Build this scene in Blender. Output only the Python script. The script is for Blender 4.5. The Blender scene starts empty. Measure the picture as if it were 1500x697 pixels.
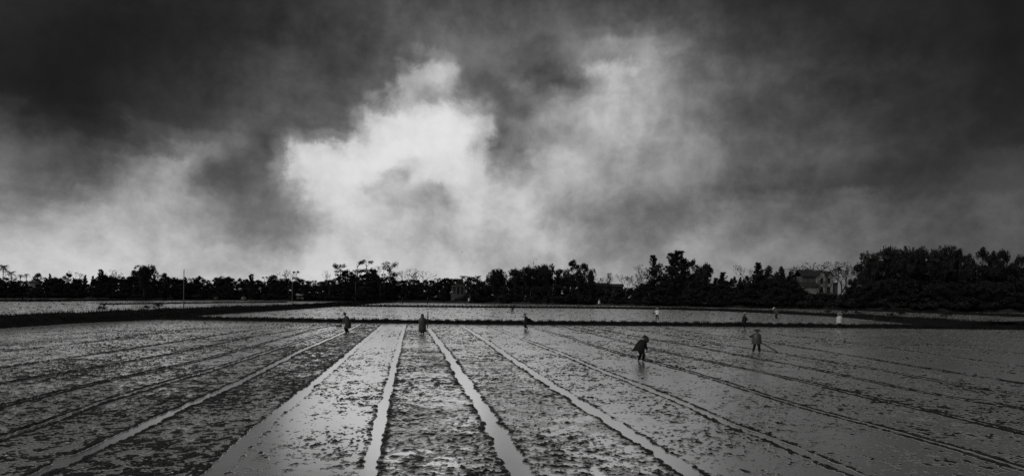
import bpy, bmesh, math, random
import numpy as np
from mathutils import Vector, Matrix

random.seed(7)
RNG = np.random.default_rng(11)
S = bpy.context.scene
COL = S.collection

# ------------------------------------------------------------------ camera
CAM_H = 3.2            # eye height above the paddy water
FPX = 1000.0           # focal length in photo pixels (photo 1500 x 697)
CX, CY = 750.0, 435.5  # principal point: the horizon runs through it
ROLL = 0.010           # the photo leans by about half a degree
cam_d = bpy.data.cameras.new('camera')
cam = bpy.data.objects.new('camera', cam_d)
COL.objects.link(cam)
cam_d.sensor_fit = 'HORIZONTAL'
cam_d.sensor_width = 36.0
cam_d.lens = 36.0 * FPX / 1500.0
cam_d.shift_y = (CY - 348.5) / 1500.0
cam_d.clip_start = 0.1
cam_d.clip_end = 20000
cam.matrix_world = Matrix.Translation((0, 0, CAM_H)) @ Matrix.Rotation(math.pi / 2, 4, 'X') @ Matrix.Rotation(ROLL, 4, 'Z')
S.camera = cam


def uv_of(px, py):
    """Photo pixel -> direction (x, z) at unit depth, roll undone."""
    u = (px - CX) / FPX
    v = -(py - CY) / FPX
    c, s = math.cos(ROLL), math.sin(ROLL)
    return (c * u - s * v, s * u + c * v)


def gnd(px, py, z=0.0):
    """Point of the level z seen at a photo pixel."""
    u, v = uv_of(px, py)
    d = (CAM_H - z) / -v
    return Vector((u * d, d, z))


def at_depth(px, py, d):
    u, v = uv_of(px, py)
    return Vector((u * d, d, CAM_H + v * d))


# ------------------------------------------------------------------ sky and sun
SUN_EL, SUN_AZ = math.radians(52), math.radians(-120)   # high over the left shoulder, spread wide by the overcast
sun_d = bpy.data.lights.new('sun', 'SUN')
sun_d.energy = 1.2
sun_d.angle = math.radians(35)
sun_d.color = (1.0, 0.985, 0.96)
sun = bpy.data.objects.new('sun', sun_d)
COL.objects.link(sun)
sd = Vector((math.sin(SUN_AZ) * math.cos(SUN_EL), math.cos(SUN_AZ) * math.cos(SUN_EL), math.sin(SUN_EL)))
sun.rotation_euler = (-sd).to_track_quat('-Z', 'Y').to_euler()
sun.location = sd * 100

S.view_settings.view_transform = 'Standard'
S.view_settings.look = 'None'
S.view_settings.exposure = 0.12
S.view_settings.gamma = 1.0
S.render.engine = 'CYCLES'
S.cycles.max_bounces = 5
S.cycles.diffuse_bounces = 2
S.cycles.glossy_bounces = 3

# brightness of the cloud deck (display values) on a coarse grid of directions
PX = [-150, 0, 50, 100, 150, 200, 250, 300, 350, 400, 430, 460, 500, 530, 560, 590, 620, 650, 680, 710, 740, 770, 800, 830,
      860, 900, 950, 1000, 1050, 1100, 1200, 1300, 1400, 1500, 1650]
PY = [-40, 0, 50, 75, 100, 125, 150, 180, 210, 240, 270, 300, 335, 370, 405, 440]
CLOUD = [
 [38, 38, 37, 35, 36, 38, 40, 40, 41, 44, 46, 47, 50, 54, 58, 62, 64, 66, 68, 68, 66, 64, 62, 58, 55, 52, 50, 48, 46, 44, 40, 37, 34, 31, 30],
 [38, 38, 36, 34, 34, 36, 38, 38, 40, 43, 46, 48, 52, 56, 62, 66, 70, 72, 72, 70, 68, 66, 64, 60, 56, 54, 50, 48, 45, 43, 40, 37, 34, 31, 30],
 [34, 33, 32, 31, 31, 33, 36, 37, 40, 44, 50, 54, 60, 62, 66, 70, 74, 76, 76, 76, 76, 76, 76, 78, 84, 90, 84, 66, 54, 50, 43, 38, 34, 31, 30],
 [32, 32, 31, 30, 31, 34, 37, 39, 43, 50, 56, 58, 60, 62, 66, 76, 84, 84, 78, 78, 76, 74, 74, 80, 110, 140, 118, 80, 62, 54, 46, 39, 34, 31, 30],
 [32, 31, 30, 30, 33, 36, 40, 43, 48, 56, 60, 60, 60, 62, 76, 130, 165, 138, 80, 84, 78, 70, 68, 80, 140, 165, 130, 92, 74, 62, 52, 44, 37, 32, 30],
 [34, 33, 30, 30, 33, 37, 42, 46, 53, 62, 64, 62, 62, 66, 96, 165, 185, 150, 88, 92, 92, 90, 84, 72, 110, 150, 132, 98, 80, 68, 56, 46, 39, 34, 32],
 [50, 46, 34, 32, 34, 38, 42, 48, 56, 64, 66, 66, 68, 84, 140, 165, 180, 190, 135, 108, 90, 100, 120, 110, 140, 148, 130, 102, 86, 74, 60, 48, 40, 35, 32],
 [62, 58, 42, 38, 42, 48, 50, 54, 66, 80, 80, 78, 92, 150, 195, 210, 214, 214, 185, 150, 100, 112, 125, 135, 160, 150, 132, 106, 92, 80, 64, 51, 42, 36, 33],
 [74, 72, 60, 54, 62, 74, 70, 78, 96, 84, 150, 168, 165, 190, 212, 222, 224, 222, 212, 165, 98, 120, 140, 150, 158, 145, 126, 108, 96, 84, 66, 52, 44, 38, 35],
 [78, 78, 72, 82, 110, 128, 118, 92, 80, 78, 160, 190, 200, 205, 205, 200, 214, 218, 208, 190, 120, 130, 150, 150, 148, 136, 118, 104, 94, 84, 68, 53, 46, 44, 42],
 [84, 86, 84, 112, 136, 142, 134, 84, 84, 104, 140, 186, 204, 196, 142, 134, 172, 166, 190, 196, 170, 156, 154, 146, 136, 122, 108, 98, 90, 80, 65, 54, 50, 54, 54],
 [96, 98, 104, 128, 146, 152, 146, 120, 96, 100, 122, 160, 196, 186, 176, 150, 128, 128, 166, 182, 176, 168, 156, 138, 128, 116, 102, 94, 86, 76, 62, 60, 62, 64, 62],
 [122, 126, 132, 142, 148, 150, 144, 128, 112, 112, 118, 140, 168, 172, 166, 158, 148, 142, 152, 166, 164, 158, 142, 134, 132, 114, 96, 90, 88, 90, 86, 76, 68, 66, 64],
 [140, 146, 148, 152, 154, 152, 150, 138, 130, 136, 140, 150, 160, 164, 166, 162, 158, 148, 152, 158, 156, 152, 146, 140, 132, 112, 94, 104, 114, 104, 94, 80, 68, 62, 58],
 [152, 158, 162, 164, 164, 166, 164, 160, 164, 170, 172, 172, 166, 164, 166, 170, 178, 180, 172, 158, 152, 148, 146, 142, 134, 116, 110, 112, 106, 98, 90, 76, 62, 54, 52],
 [156, 160, 164, 166, 168, 170, 168, 166, 170, 174, 174, 172, 170, 168, 172, 176, 180, 182, 176, 164, 158, 152, 148, 142, 134, 120, 112, 108, 102, 96, 86, 72, 58, 50, 48],
]
CG = np.array(CLOUD, float) / 255.0
CG = np.clip(CG + 0.22 * CG * (1 - CG) * np.clip((CG - .1) * 6, 0, 1), 0.1, 0.92)
# single clouds and breaks in the deck: centre x, y, half width, half height, slope (deg), brightness, opacity
FRAGS = [
 (615, 200, 92, 50, 0, .87, .85), (680, 215, 44, 44, 0, .85, .7), (560, 195, 46, 28, -20, .86, .75), (470, 232, 58, 28, -10, .82, .75), (515, 240, 54, 30, 0, .86, .8), (495, 300, 36, 46, 20, .80, .85), (700, 275, 44, 40, 0, .78, .8), (530, 345, 60, 22, 0, .70, .7), (745, 325, 60, 44, 0, .68, .8), (790, 260, 40, 30, 0, .62, .7), (855, 215, 44, 50, -20, .62, .7), (800, 205, 30, 30, 0, .60, .4),
 (230, 290, 60, 30, -10, .62, .6), (100, 330, 80, 26, 0, .58, .5),
 (640, 240, 40, 16, 0, .84, .6), (560, 225, 50, 14, 0, .86, .7),
 (120, 235, 75, 42, 25, .26, .8), (40, 225, 70, 40, 10, .30, .6), (245, 170, 60, 40, 15, .19, .7), (190, 240, 26, 12, -30, .46, .6), (240, 240, 36, 15, -15, .55, .7), (290, 215, 30, 8, 20, .52, .6), (210, 275, 40, 18, -30, .58, .5),
 (385, 210, 30, 44, 15, .28, .85), (330, 246, 36, 20, -25, .30, .8), (372, 275, 50, 24, 0, .35, .75), (425, 315, 60, 28, 10, .44, .8), (345, 322, 60, 30, 0, .43, .7), (425, 345, 40, 16, 0, .46, .6),
 (470, 188, 52, 18, 5, .31, .85), (500, 205, 18, 10, 40, .40, .6), (505, 150, 48, 20, -20, .30, .8), (555, 120, 30, 16, -35, .28, .8), (575, 152, 40, 9, -12, .62, .6),
 (612, 118, 40, 15, -24, .70, .95), (637, 103, 16, 8, -30, .62, .7), (598, 143, 56, 7, -8, .46, .8),
 (715, 132, 62, 36, 10, .28, .85), (738, 196, 36, 48, 10, .29, .97), (745, 240, 22, 24, 15, .44, .8), (790, 192, 24, 20, 30, .42, .7), (800, 112, 60, 20, -12, .27, .85), (850, 130, 16, 18, 0, .28, .75),
 (772, 130, 30, 11, 12, .52, .75), (708, 176, 14, 11, 0, .60, .7), (765, 180, 14, 10, -20, .56, .6), (695, 150, 14, 10, 0, .5, .5), (830, 165, 34, 26, -25, .60, .6),
 (892, 98, 46, 15, -8, .66, .95), (905, 80, 40, 4, -4, .30, .7), (905, 68, 30, 7, 0, .50, .8), (930, 122, 40, 14, -25, .50, .6),
 (548, 270, 26, 9, -22, .60, .8), (586, 253, 26, 11, -18, .50, .9), (612, 292, 36, 9, -8, .58, .7), (648, 284, 24, 15, 0, .52, .8), (645, 322, 44, 24, 10, .60, .7), (560, 300, 30, 9, 0, .62, .5),
 (818, 312, 24, 24, 0, .44, .75), (785, 290, 8, 14, 20, .52, .6), (870, 320, 40, 26, 0, .44, .6),
 (640, 386, 46, 13, -4, .73, .75), (690, 378, 22, 10, 0, .66, .6), (470, 380, 56, 13, 0, .70, .6), (130, 352, 70, 12, -4, .62, .6), (60, 375, 60, 12, 0, .66, .6), (250, 375, 50, 12, 0, .66, .5), (180, 330, 50, 10, 0, .55, .5),
 (1010, 352, 40, 22, -20, .53, .8), (1080, 325, 60, 24, -15, .50, .8), (1180, 306, 80, 20, -8, .43, .75), (1300, 320, 120, 30, -6, .35, .5), (1110, 300, 50, 14, -14, .40, .6), (1250, 300, 60, 20, 0, .33, .6), (1150, 262, 120, 18, -8, .26, .7), (1290, 250, 110, 18, -12, .19, .8),
 (1420, 262, 70, 24, -16, .23, .7), (1480, 240, 50, 20, -25, .25, .6), (960, 320, 60, 30, 0, .35, .7), (1090, 160, 60, 30, -10, .26, .5), (990, 200, 50, 16, -30, .42, .5),
]


def frags(g, px, py):
    for cx, cy, rx, ry, an, val_, op in FRAGS:
        c_, s_ = math.cos(math.radians(an)), math.sin(math.radians(an))
        dx, dy = px - cx, py - cy
        r2 = ((dx * c_ + dy * s_) / rx) ** 2 + ((-dx * s_ + dy * c_) / ry) ** 2
        g = g + (val_ - g) * op * np.exp(-np.minimum(r2, 20.0) ** 1.1)
    return g


def deck(px, py):
    """Bilinear look-up in the grid above."""
    px = np.clip(px, PX[0], PX[-1]); py = np.clip(py, PY[0], PY[-1])
    i = np.clip(np.searchsorted(PX, px) - 1, 0, len(PX) - 2); j = np.clip(np.searchsorted(PY, py) - 1, 0, len(PY) - 2)
    a = (px - np.take(PX, i)) / (np.take(PX, i + 1) - np.take(PX, i)); b = (py - np.take(PY, j)) / (np.take(PY, j + 1) - np.take(PY, j))
    return (CG[j, i] * (1 - a) + CG[j, i + 1] * a) * (1 - b) + (CG[j + 1, i] * (1 - a) + CG[j + 1, i + 1] * a) * b


W = bpy.data.worlds.new('World')
S.world = W
W.use_nodes = True
NT = W.node_tree
for n in list(NT.nodes):
    NT.nodes.remove(n)


def node(kind, **kw):
    n = NT.nodes.new(kind)
    for k, v in kw.items():
        setattr(n, k, v)
    return n


def lk(a, b):
    NT.links.new(a, b)


def mth(op, a, b=None, c=None):
    n = node('ShaderNodeMath', operation=op)
    for i, v in enumerate((a, b, c)):
        if v is None:
            continue
        if hasattr(v, 'links'):
            lk(v, n.inputs[i])
        else:
            n.inputs[i].default_value = v
    return n.outputs[0]


tc = node('ShaderNodeTexCoord')
sep = node('ShaderNodeSeparateXYZ')
lk(tc.outputs['Generated'], sep.inputs[0])
az = mth('ARCTAN2', sep.outputs[0], sep.outputs[1])
el = mth('ARCSINE', sep.outputs[2])
cmb = node('ShaderNodeCombineXYZ')
lk(az, cmb.inputs[0]); lk(mth('MULTIPLY', el, 1.05), cmb.inputs[1])


def fbm_noise(scale, detail, rough, off, dist=0.0):
    mp = node('ShaderNodeVectorMath', operation='ADD')
    lk(cmb.outputs[0], mp.inputs[0]); mp.inputs[1].default_value = off
    n = node('ShaderNodeTexNoise')
    n.inputs['Scale'].default_value = scale
    n.inputs['Detail'].default_value = detail
    n.inputs['Roughness'].default_value = rough
    n.inputs['Distortion'].default_value = dist
    lk(mp.outputs[0], n.inputs['Vector'])
    return n


nz = fbm_noise(6.0, 4.0, 0.5, (3.1, 1.7, 0.4))
nsep = node('ShaderNodeSeparateColor')
lk(nz.outputs['Color'], nsep.inputs[0])
nf = fbm_noise(15.0, 9.0, 0.68, (6.1, 0.7, 2.4), 0.2)
fsep = node('ShaderNodeSeparateColor')
lk(nf.outputs['Color'], fsep.inputs[0])


def warp(co, a, b, k):
    co = mth('ADD', co, mth('MULTIPLY', mth('SUBTRACT', a, 0.5), 0.03 * k))
    return mth('ADD', co, mth('MULTIPLY', mth('SUBTRACT', b, 0.5), 0.065 * k))


az_w = warp(az, nsep.outputs[0], fsep.outputs[0], 1.0)
el_w = warp(el, nsep.outputs[1], fsep.outputs[1], 0.85)
SPLIT = -0.10                     # two ramps side by side per row
HALVES = [(-0.74, SPLIT), (SPLIT, 0.74)]
right = mth('GREATER_THAN', az_w, SPLIT)
poss = [mth('DIVIDE', mth('SUBTRACT', az_w, lo), hi - lo) for lo, hi in HALVES]
ELS = [-0.02, 0.02] + [0.04 + 0.0165 * k for k in range(22)] + [0.42, 0.5]


def deck_row(e):
    """Node group: brightness of the cloud deck along one line of equal height."""
    gt = bpy.data.node_groups.new('deck_row', 'ShaderNodeTree')
    for nm in ('left', 'right', 'side'):
        gt.interface.new_socket(nm, in_out='INPUT', socket_type='NodeSocketFloat')
    gt.interface.new_socket('value', in_out='OUTPUT', socket_type='NodeSocketColor')
    gi = gt.nodes.new('NodeGroupInput'); go = gt.nodes.new('NodeGroupOutput')
    mh = gt.nodes.new('ShaderNodeMix'); mh.data_type = 'RGBA'
    gt.links.new(gi.outputs[2], mh.inputs[0]); gt.links.new(mh.outputs[2], go.inputs[0])
    for h, (lo, hi) in enumerate(HALVES):
        rp = gt.nodes.new('ShaderNodeValToRGB')
        cr = rp.color_ramp
        cr.interpolation = 'EASE'
        while len(cr.elements) < 32:
            cr.elements.new(0.5)
        a_ = lo + (hi - lo) * np.arange(32) / 31
        u_ = np.tan(a_); v_ = math.tan(e) / np.cos(a_)
        qx, qy = CX + FPX * u_, CY - FPX * (v_ - ROLL * u_)
        gs = frags(deck(qx, qy), qx, qy)
        for k in range(32):
            g = float(gs[k])
            cr.elements[k].position = k / 31
            cr.elements[k].color = (g, g, g, 1)
        gt.links.new(gi.outputs[h], rp.inputs[0]); gt.links.new(rp.outputs[0], mh.inputs[6 + h])
    return gt


ROWS = [deck_row(e) for e in ELS]
val = None
prev = None
for e, gt in zip(ELS, ROWS):
    gn = node('ShaderNodeGroup'); gn.node_tree = gt
    lk(poss[0], gn.inputs[0]); lk(poss[1], gn.inputs[1]); lk(right, gn.inputs[2])
    if val is None:
        val = gn.outputs[0]
    else:
        mr = node('ShaderNodeMapRange', interpolation_type='SMOOTHSTEP')
        mr.inputs[1].default_value = prev; mr.inputs[2].default_value = e
        lk(el_w, mr.inputs[0])
        mx = node('ShaderNodeMix', data_type='RGBA')
        lk(mr.outputs[0], mx.inputs[0]); lk(val, mx.inputs[6]); lk(gn.outputs[0], mx.inputs[7])
        val = mx.outputs[2]
    prev = e
# the same overcast goes on to the sides, overhead and behind: an even dull grey, paler at the horizon
mr = node('ShaderNodeMapRange', interpolation_type='SMOOTHSTEP')
mr.inputs[1].default_value = 0.66; mr.inputs[2].default_value = 1.5
lk(mth('ABSOLUTE', az), mr.inputs[0])
mr2 = node('ShaderNodeMapRange', interpolation_type='SMOOTHSTEP')
mr2.inputs[1].default_value = 0.42; mr2.inputs[2].default_value = 0.9
lk(el, mr2.inputs[0])
away = mth('MAXIMUM', mr.outputs[0], mr2.outputs[0])
mr3 = node('ShaderNodeMapRange', interpolation_type='SMOOTHSTEP')
mr3.inputs[1].default_value = 0.0; mr3.inputs[2].default_value = 0.6
mr3.inputs[3].default_value = 0.36; mr3.inputs[4].default_value = 0.24
lk(el, mr3.inputs[0])
mx = node('ShaderNodeMix', data_type='RGBA')
lk(away, mx.inputs[0]); lk(val, mx.inputs[6]); lk(mr3.outputs[0], mx.inputs[7])
bw = node('ShaderNodeRGBToBW'); lk(mx.outputs[2], bw.inputs[0])
# wisps and billows: sharper noise, strongest in the mid tones
def billow(n, lo, hi):
    m_ = node('ShaderNodeMapRange', interpolation_type='SMOOTHSTEP')
    m_.inputs[1].default_value = lo; m_.inputs[2].default_value = hi
    m_.inputs[3].default_value = -0.5; m_.inputs[4].default_value = 0.5
    lk(n.outputs['Fac'], m_.inputs[0])
    return m_.outputs[0]


n2 = fbm_noise(10.0, 10.0, 0.62, (8.3, 2.2, 5.5), 0.15)
n3 = fbm_noise(3.6, 6.0, 0.55, (1.3, 9.2, 2.5), 0.3)
n4 = fbm_noise(28.0, 8.0, 0.65, (2.3, 4.2, 7.5), 0.2)
mid = mth('MULTIPLY', mth('MAXIMUM', mth('SUBTRACT', bw.outputs[0], 0.08), 0.0), mth('SUBTRACT', 1.2, bw.outputs[0]))      # 0 in the darkest cloud, most in the greys
det = mth('ADD', mth('MULTIPLY', billow(n2, 0.3, 0.7), 0.46), mth('ADD', mth('MULTIPLY', billow(n3, 0.3, 0.7), 0.14), mth('MULTIPLY', billow(n4, 0.3, 0.7), 0.17)))
v = mth('ADD', bw.outputs[0], mth('MULTIPLY', mid, det))
v = mth('MAXIMUM', mth('MULTIPLY', v, mth('ADD', 0.98, mth('MULTIPLY', bw.outputs[0], 0.09))), 0.02)
ex = mth('MAXIMUM', mth('SUBTRACT', v, 0.68), 0.0)      # thin cloud before the light: highlights roll off softly
v = mth('ADD', mth('MINIMUM', v, 0.68), mth('MULTIPLY', mth('SUBTRACT', 1.0, mth('EXPONENT', mth('DIVIDE', ex, -0.26))), 0.26))
lin = mth('POWER', v, 2.2)
sky_t = node('ShaderNodeTexSky')
sky_t.sky_type = 'NISHITA'
sky_t.sun_disc = False
sky_t.sun_elevation = SUN_EL
sky_t.sun_rotation = SUN_AZ
sbw = node('ShaderNodeRGBToBW'); lk(sky_t.outputs[0], sbw.inputs[0])
SKY_STR = 0.1
# cloud cover: the clear sky above it shines through by a hundredth only
tot = mth('ADD', mth('DIVIDE', lin, SKY_STR), mth('MULTIPLY', sbw.outputs[0], 0.01))
bg = node('ShaderNodeBackground'); bg.inputs[1].default_value = SKY_STR
lk(tot, bg.inputs[0])
wo = node('ShaderNodeOutputWorld'); lk(bg.outputs[0], wo.inputs[0])
W.cycles.sampling_method = 'MANUAL'
W.cycles.sample_map_resolution = 512

# ------------------------------------------------------------------ helpers
def mat(name, val, rough=0.8, spec=0.3, var=0.25, scale=3.0, bump=0.0, bscale=20.0, metal=0.0, ior=1.45):
    """Grey procedural material with noise in its tone (the photograph is black and white)."""
    m = bpy.data.materials.new(name)
    m.use_nodes = True
    t = m.node_tree
    p = t.nodes['Principled BSDF']
    p.inputs['Roughness'].default_value = rough
    p.inputs['Specular IOR Level'].default_value = spec
    p.inputs['Metallic'].default_value = metal
    p.inputs['IOR'].default_value = ior
    c = t.nodes.new('ShaderNodeTexCoord')
    n = t.nodes.new('ShaderNodeTexNoise')
    n.inputs['Scale'].default_value = scale
    n.inputs['Detail'].default_value = 6
    t.links.new(c.outputs['Object'], n.inputs['Vector'])
    r = t.nodes.new('ShaderNodeValToRGB')
    lo, hi = val * (1 - var), val * (1 + var)
    r.color_ramp.elements[0].position = 0.3; r.color_ramp.elements[0].color = (lo, lo, lo, 1)
    r.color_ramp.elements[1].position = 0.7; r.color_ramp.elements[1].color = (hi, hi, hi, 1)
    t.links.new(n.outputs['Fac'], r.inputs[0])
    t.links.new(r.outputs[0], p.inputs['Base Color'])
    if bump:
        n2 = t.nodes.new('ShaderNodeTexNoise')
        n2.inputs['Scale'].default_value = bscale
        n2.inputs['Detail'].default_value = 5
        t.links.new(c.outputs['Object'], n2.inputs['Vector'])
        b = t.nodes.new('ShaderNodeBump')
        b.inputs['Strength'].default_value = bump
        b.inputs['Distance'].default_value = 0.05
        t.links.new(n2.outputs['Fac'], b.inputs['Height'])
        t.links.new(b.outputs[0], p.inputs['Normal'])
    return m


def mesh_np(name, V, F, material=None, smooth=False, mats=None, idx=None):
    """Mesh from arrays; F is (n,3) or (n,4)."""
    V = np.asarray(V, np.float32); F = np.asarray(F, np.int32)
    me = bpy.data.meshes.new(name)
    k = F.shape[1]
    me.vertices.add(len(V)); me.vertices.foreach_set('co', V.ravel())
    me.loops.add(F.size); me.loops.foreach_set('vertex_index', F.ravel())
    me.polygons.add(len(F)); me.polygons.foreach_set('loop_start', np.arange(0, F.size, k, dtype=np.int32))
    try:
        me.polygons.foreach_set('loop_total', np.full(len(F), k, np.int32))
    except Exception:
        pass
    if smooth:
        me.polygons.foreach_set('use_smooth', np.ones(len(F), bool))
    if material:
        me.materials.append(material)
    me.update(calc_edges=True)
    me.validate()
    return me


def link(name, me, parent=None, loc=(0, 0, 0), rotz=0.0, scale=1.0):
    o = bpy.data.objects.new(name, me)
    COL.objects.link(o)
    o.location = loc
    o.rotation_euler = (0, 0, rotz)
    o.scale = (scale, scale, scale) if not isinstance(scale, (tuple, list)) else scale
    if parent:
        o.parent = parent
    return o


def tag(o, label=None, cat=None, group=None, kind=None):
    if label: o['label'] = label
    if cat: o['category'] = cat
    if group: o['group'] = group
    if kind: o['kind'] = kind
    return o


def hash2(ix, iy, seed):
    h = (ix.astype(np.int64) * 374761393 + iy.astype(np.int64) * 668265263 + seed * 974634777) & 0xFFFFFFFF
    h = ((h ^ (h >> 13)) * 1274126177) & 0xFFFFFFFF
    return ((h ^ (h >> 16)) & 0xFFFF) / 65535.0


def vnoise(x, y, seed=0):
    ix = np.floor(x); iy = np.floor(y)
    fx = x - ix; fy = y - iy
    fx = fx * fx * (3 - 2 * fx); fy = fy * fy * (3 - 2 * fy)
    a = hash2(ix, iy, seed); b = hash2(ix + 1, iy, seed); c = hash2(ix, iy + 1, seed); d = hash2(ix + 1, iy + 1, seed)
    return (a + (b - a) * fx) * (1 - fy) + (c + (d - c) * fx) * fy - 0.5


def fbm(x, y, seed=0, octs=4, gain=0.55):
    s = 0; a = 1.0
    for o in range(octs):
        s = s + a * vnoise(x * 2 ** o + 17.3 * o, y * 2 ** o - 9.1 * o, seed + o)
        a *= gain
    return s


class MB:
    """Collects boxes, tubes and polygons into one mesh."""
    def __init__(s):
        s.v = []; s.f = []

    def add(s, vs, fs):
        b = len(s.v)
        s.v += [tuple(p) for p in vs]
        s.f += [tuple(b + i for i in f) for f in fs]

    def box(s, lo, hi):
        x0, y0, z0 = lo; x1, y1, z1 = hi
        s.add([(x0, y0, z0), (x1, y0, z0), (x1, y1, z0), (x0, y1, z0), (x0, y0, z1), (x1, y0, z1), (x1, y1, z1), (x0, y1, z1)],
              [(0, 3, 2, 1), (4, 5, 6, 7), (0, 1, 5, 4), (1, 2, 6, 5), (2, 3, 7, 6), (3, 0, 4, 7)])

    def tube(s, pts, rad, n=6, cap=True):
        pts = [Vector(p) for p in pts]
        if not isinstance(rad, (list, tuple)):
            rad = [rad] * len(pts)
        rings = []
        ref = None
        for i, p in enumerate(pts):
            t = (pts[min(i + 1, len(pts) - 1)] - pts[max(i - 1, 0)])
            if t.length < 1e-9: t = Vector((0, 0, 1))
            t.normalize()
            if ref is None or abs(ref.dot(t)) > 0.95:
                ref = Vector((1, 0, 0)) if abs(t.x) < 0.8 else Vector((0, 1, 0))
            a = t.cross(ref).normalized(); b = t.cross(a)
            rings.append([p + (a * math.cos(q * 2 * math.pi / n) + b * math.sin(q * 2 * math.pi / n)) * rad[i] for q in range(n)])
        vs = [q for r in rings for q in r]
        fs = []
        for i in range(len(pts) - 1):
            for q in range(n):
                fs.append((i * n + q, i * n + (q + 1) % n, (i + 1) * n + (q + 1) % n, (i + 1) * n + q))
        if cap:
            fs.append(tuple(range(n - 1, -1, -1))); fs.append(tuple((len(pts) - 1) * n + q for q in range(n)))
        s.add(vs, fs)

    def loft(s, rings, cap0=True, cap1=True):
        n = len(rings[0]); vs = [p for r in rings for p in r]; fs = []
        for i in range(len(rings) - 1):
            for q in range(n):
                fs.append((i * n + q, i * n + (q + 1) % n, (i + 1) * n + (q + 1) % n, (i + 1) * n + q))
        if cap0: fs.append(tuple(range(n - 1, -1, -1)))
        if cap1: fs.append(tuple((len(rings) - 1) * n + q for q in range(n)))
        s.add(vs, fs)

    def mesh(s, name, material, smooth=False):
        me = bpy.data.meshes.new(name)
        me.from_pydata(s.v, [], s.f)
        me.materials.append(material)
        if smooth:
            me.polygons.foreach_set('use_smooth', [True] * len(me.polygons))
        me.update()
        return me

    def build(s, name, material, parent=None, smooth=False, loc=(0, 0, 0)):
        return link(name, s.mesh(name, material, smooth), parent, loc)


# ------------------------------------------------------------------ materials
def wet_mud_material():
    m = bpy.data.materials.new('wet_mud')
    m.use_nodes = True
    t = m.node_tree
    p = t.nodes['Principled BSDF']
    c = t.nodes.new('ShaderNodeTexCoord')
    n = t.nodes.new('ShaderNodeTexNoise'); n.inputs['Scale'].default_value = 1.6; n.inputs['Detail'].default_value = 8
    t.links.new(c.outputs['Object'], n.inputs['Vector'])
    r = t.nodes.new('ShaderNodeValToRGB')
    r.color_ramp.elements[0].position = 0.3; r.color_ramp.elements[0].color = (0.010, 0.010, 0.010, 1)
    r.color_ramp.elements[1].position = 0.7; r.color_ramp.elements[1].color = (0.022, 0.022, 0.022, 1)
    t.links.new(n.outputs['Fac'], r.inputs[0]); t.links.new(r.outputs[0], p.inputs['Base Color'])
    # wet film: smoother patches and rougher, drier crumbs
    n3 = t.nodes.new('ShaderNodeTexNoise'); n3.inputs['Scale'].default_value = 2.2; n3.inputs['Detail'].default_value = 9; n3.inputs['Roughness'].default_value = 0.68
    t.links.new(c.outputs['Object'], n3.inputs['Vector'])
    mr = t.nodes.new('ShaderNodeMapRange')
    mr.inputs[1].default_value = 0.40; mr.inputs[2].default_value = 0.58
    mr.inputs[3].default_value = 0.24; mr.inputs[4].default_value = 0.8
    t.links.new(n3.outputs['Fac'], mr.inputs[0])
    # mud close to the water line is soaked and shiny, higher clods are dull
    ge = t.nodes.new('ShaderNodeNewGeometry'); sx = t.nodes.new('ShaderNodeSeparateXYZ')
    t.links.new(ge.outputs['Position'], sx.inputs[0])
    hz = t.nodes.new('ShaderNodeMapRange'); hz.inputs[1].default_value = 0.0035; hz.inputs[2].default_value = 0.0125
    t.links.new(sx.outputs[2], hz.inputs[0])
    mxr = t.nodes.new('ShaderNodeMix'); mxr.inputs[2].default_value = 0.21
    t.links.new(hz.outputs[0], mxr.inputs[0]); t.links.new(mr.outputs[0], mxr.inputs[3])
    t.links.new(mxr.outputs[0], p.inputs['Roughness'])
    io = t.nodes.new('ShaderNodeMapRange'); io.inputs[3].default_value = 1.6; io.inputs[4].default_value = 1.34
    t.links.new(hz.outputs[0], io.inputs[0]); t.links.new(io.outputs[0], p.inputs['IOR'])
    # the soaked mud lies under a thin sheet of the same silty water
    fc = t.nodes.new('ShaderNodeMix'); fc.data_type = 'RGBA'; fc.inputs[6].default_value = (0.86, 0.86, 0.86, 1)
    t.links.new(hz.outputs[0], fc.inputs[0]); t.links.new(r.outputs[0], fc.inputs[7]); t.links.new(fc.outputs[2], p.inputs['Base Color'])
    fm = t.nodes.new('ShaderNodeMapRange'); fm.inputs[3].default_value = 0.90; fm.inputs[4].default_value = 0.0
    t.links.new(hz.outputs[0], fm.inputs[0]); t.links.new(fm.outputs[0], p.inputs['Metallic'])
    bs = t.nodes.new('ShaderNodeMapRange'); bs.inputs[3].default_value = 0.26; bs.inputs[4].default_value = 1.0
    t.links.new(hz.outputs[0], bs.inputs[0])
    n2 = t.nodes.new('ShaderNodeTexNoise'); n2.inputs['Scale'].default_value = 11.0; n2.inputs['Detail'].default_value = 9; n2.inputs['Roughness'].default_value = 0.65
    t.links.new(c.outputs['Object'], n2.inputs['Vector'])
    b = t.nodes.new('ShaderNodeBump'); b.inputs['Strength'].default_value = 0.9; b.inputs['Distance'].default_value = 0.04
    t.links.new(bs.outputs[0], b.inputs['Strength'])
    t.links.new(n2.outputs['Fac'], b.inputs['Height']); t.links.new(b.outputs[0], p.inputs['Normal'])
    return m


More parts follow.
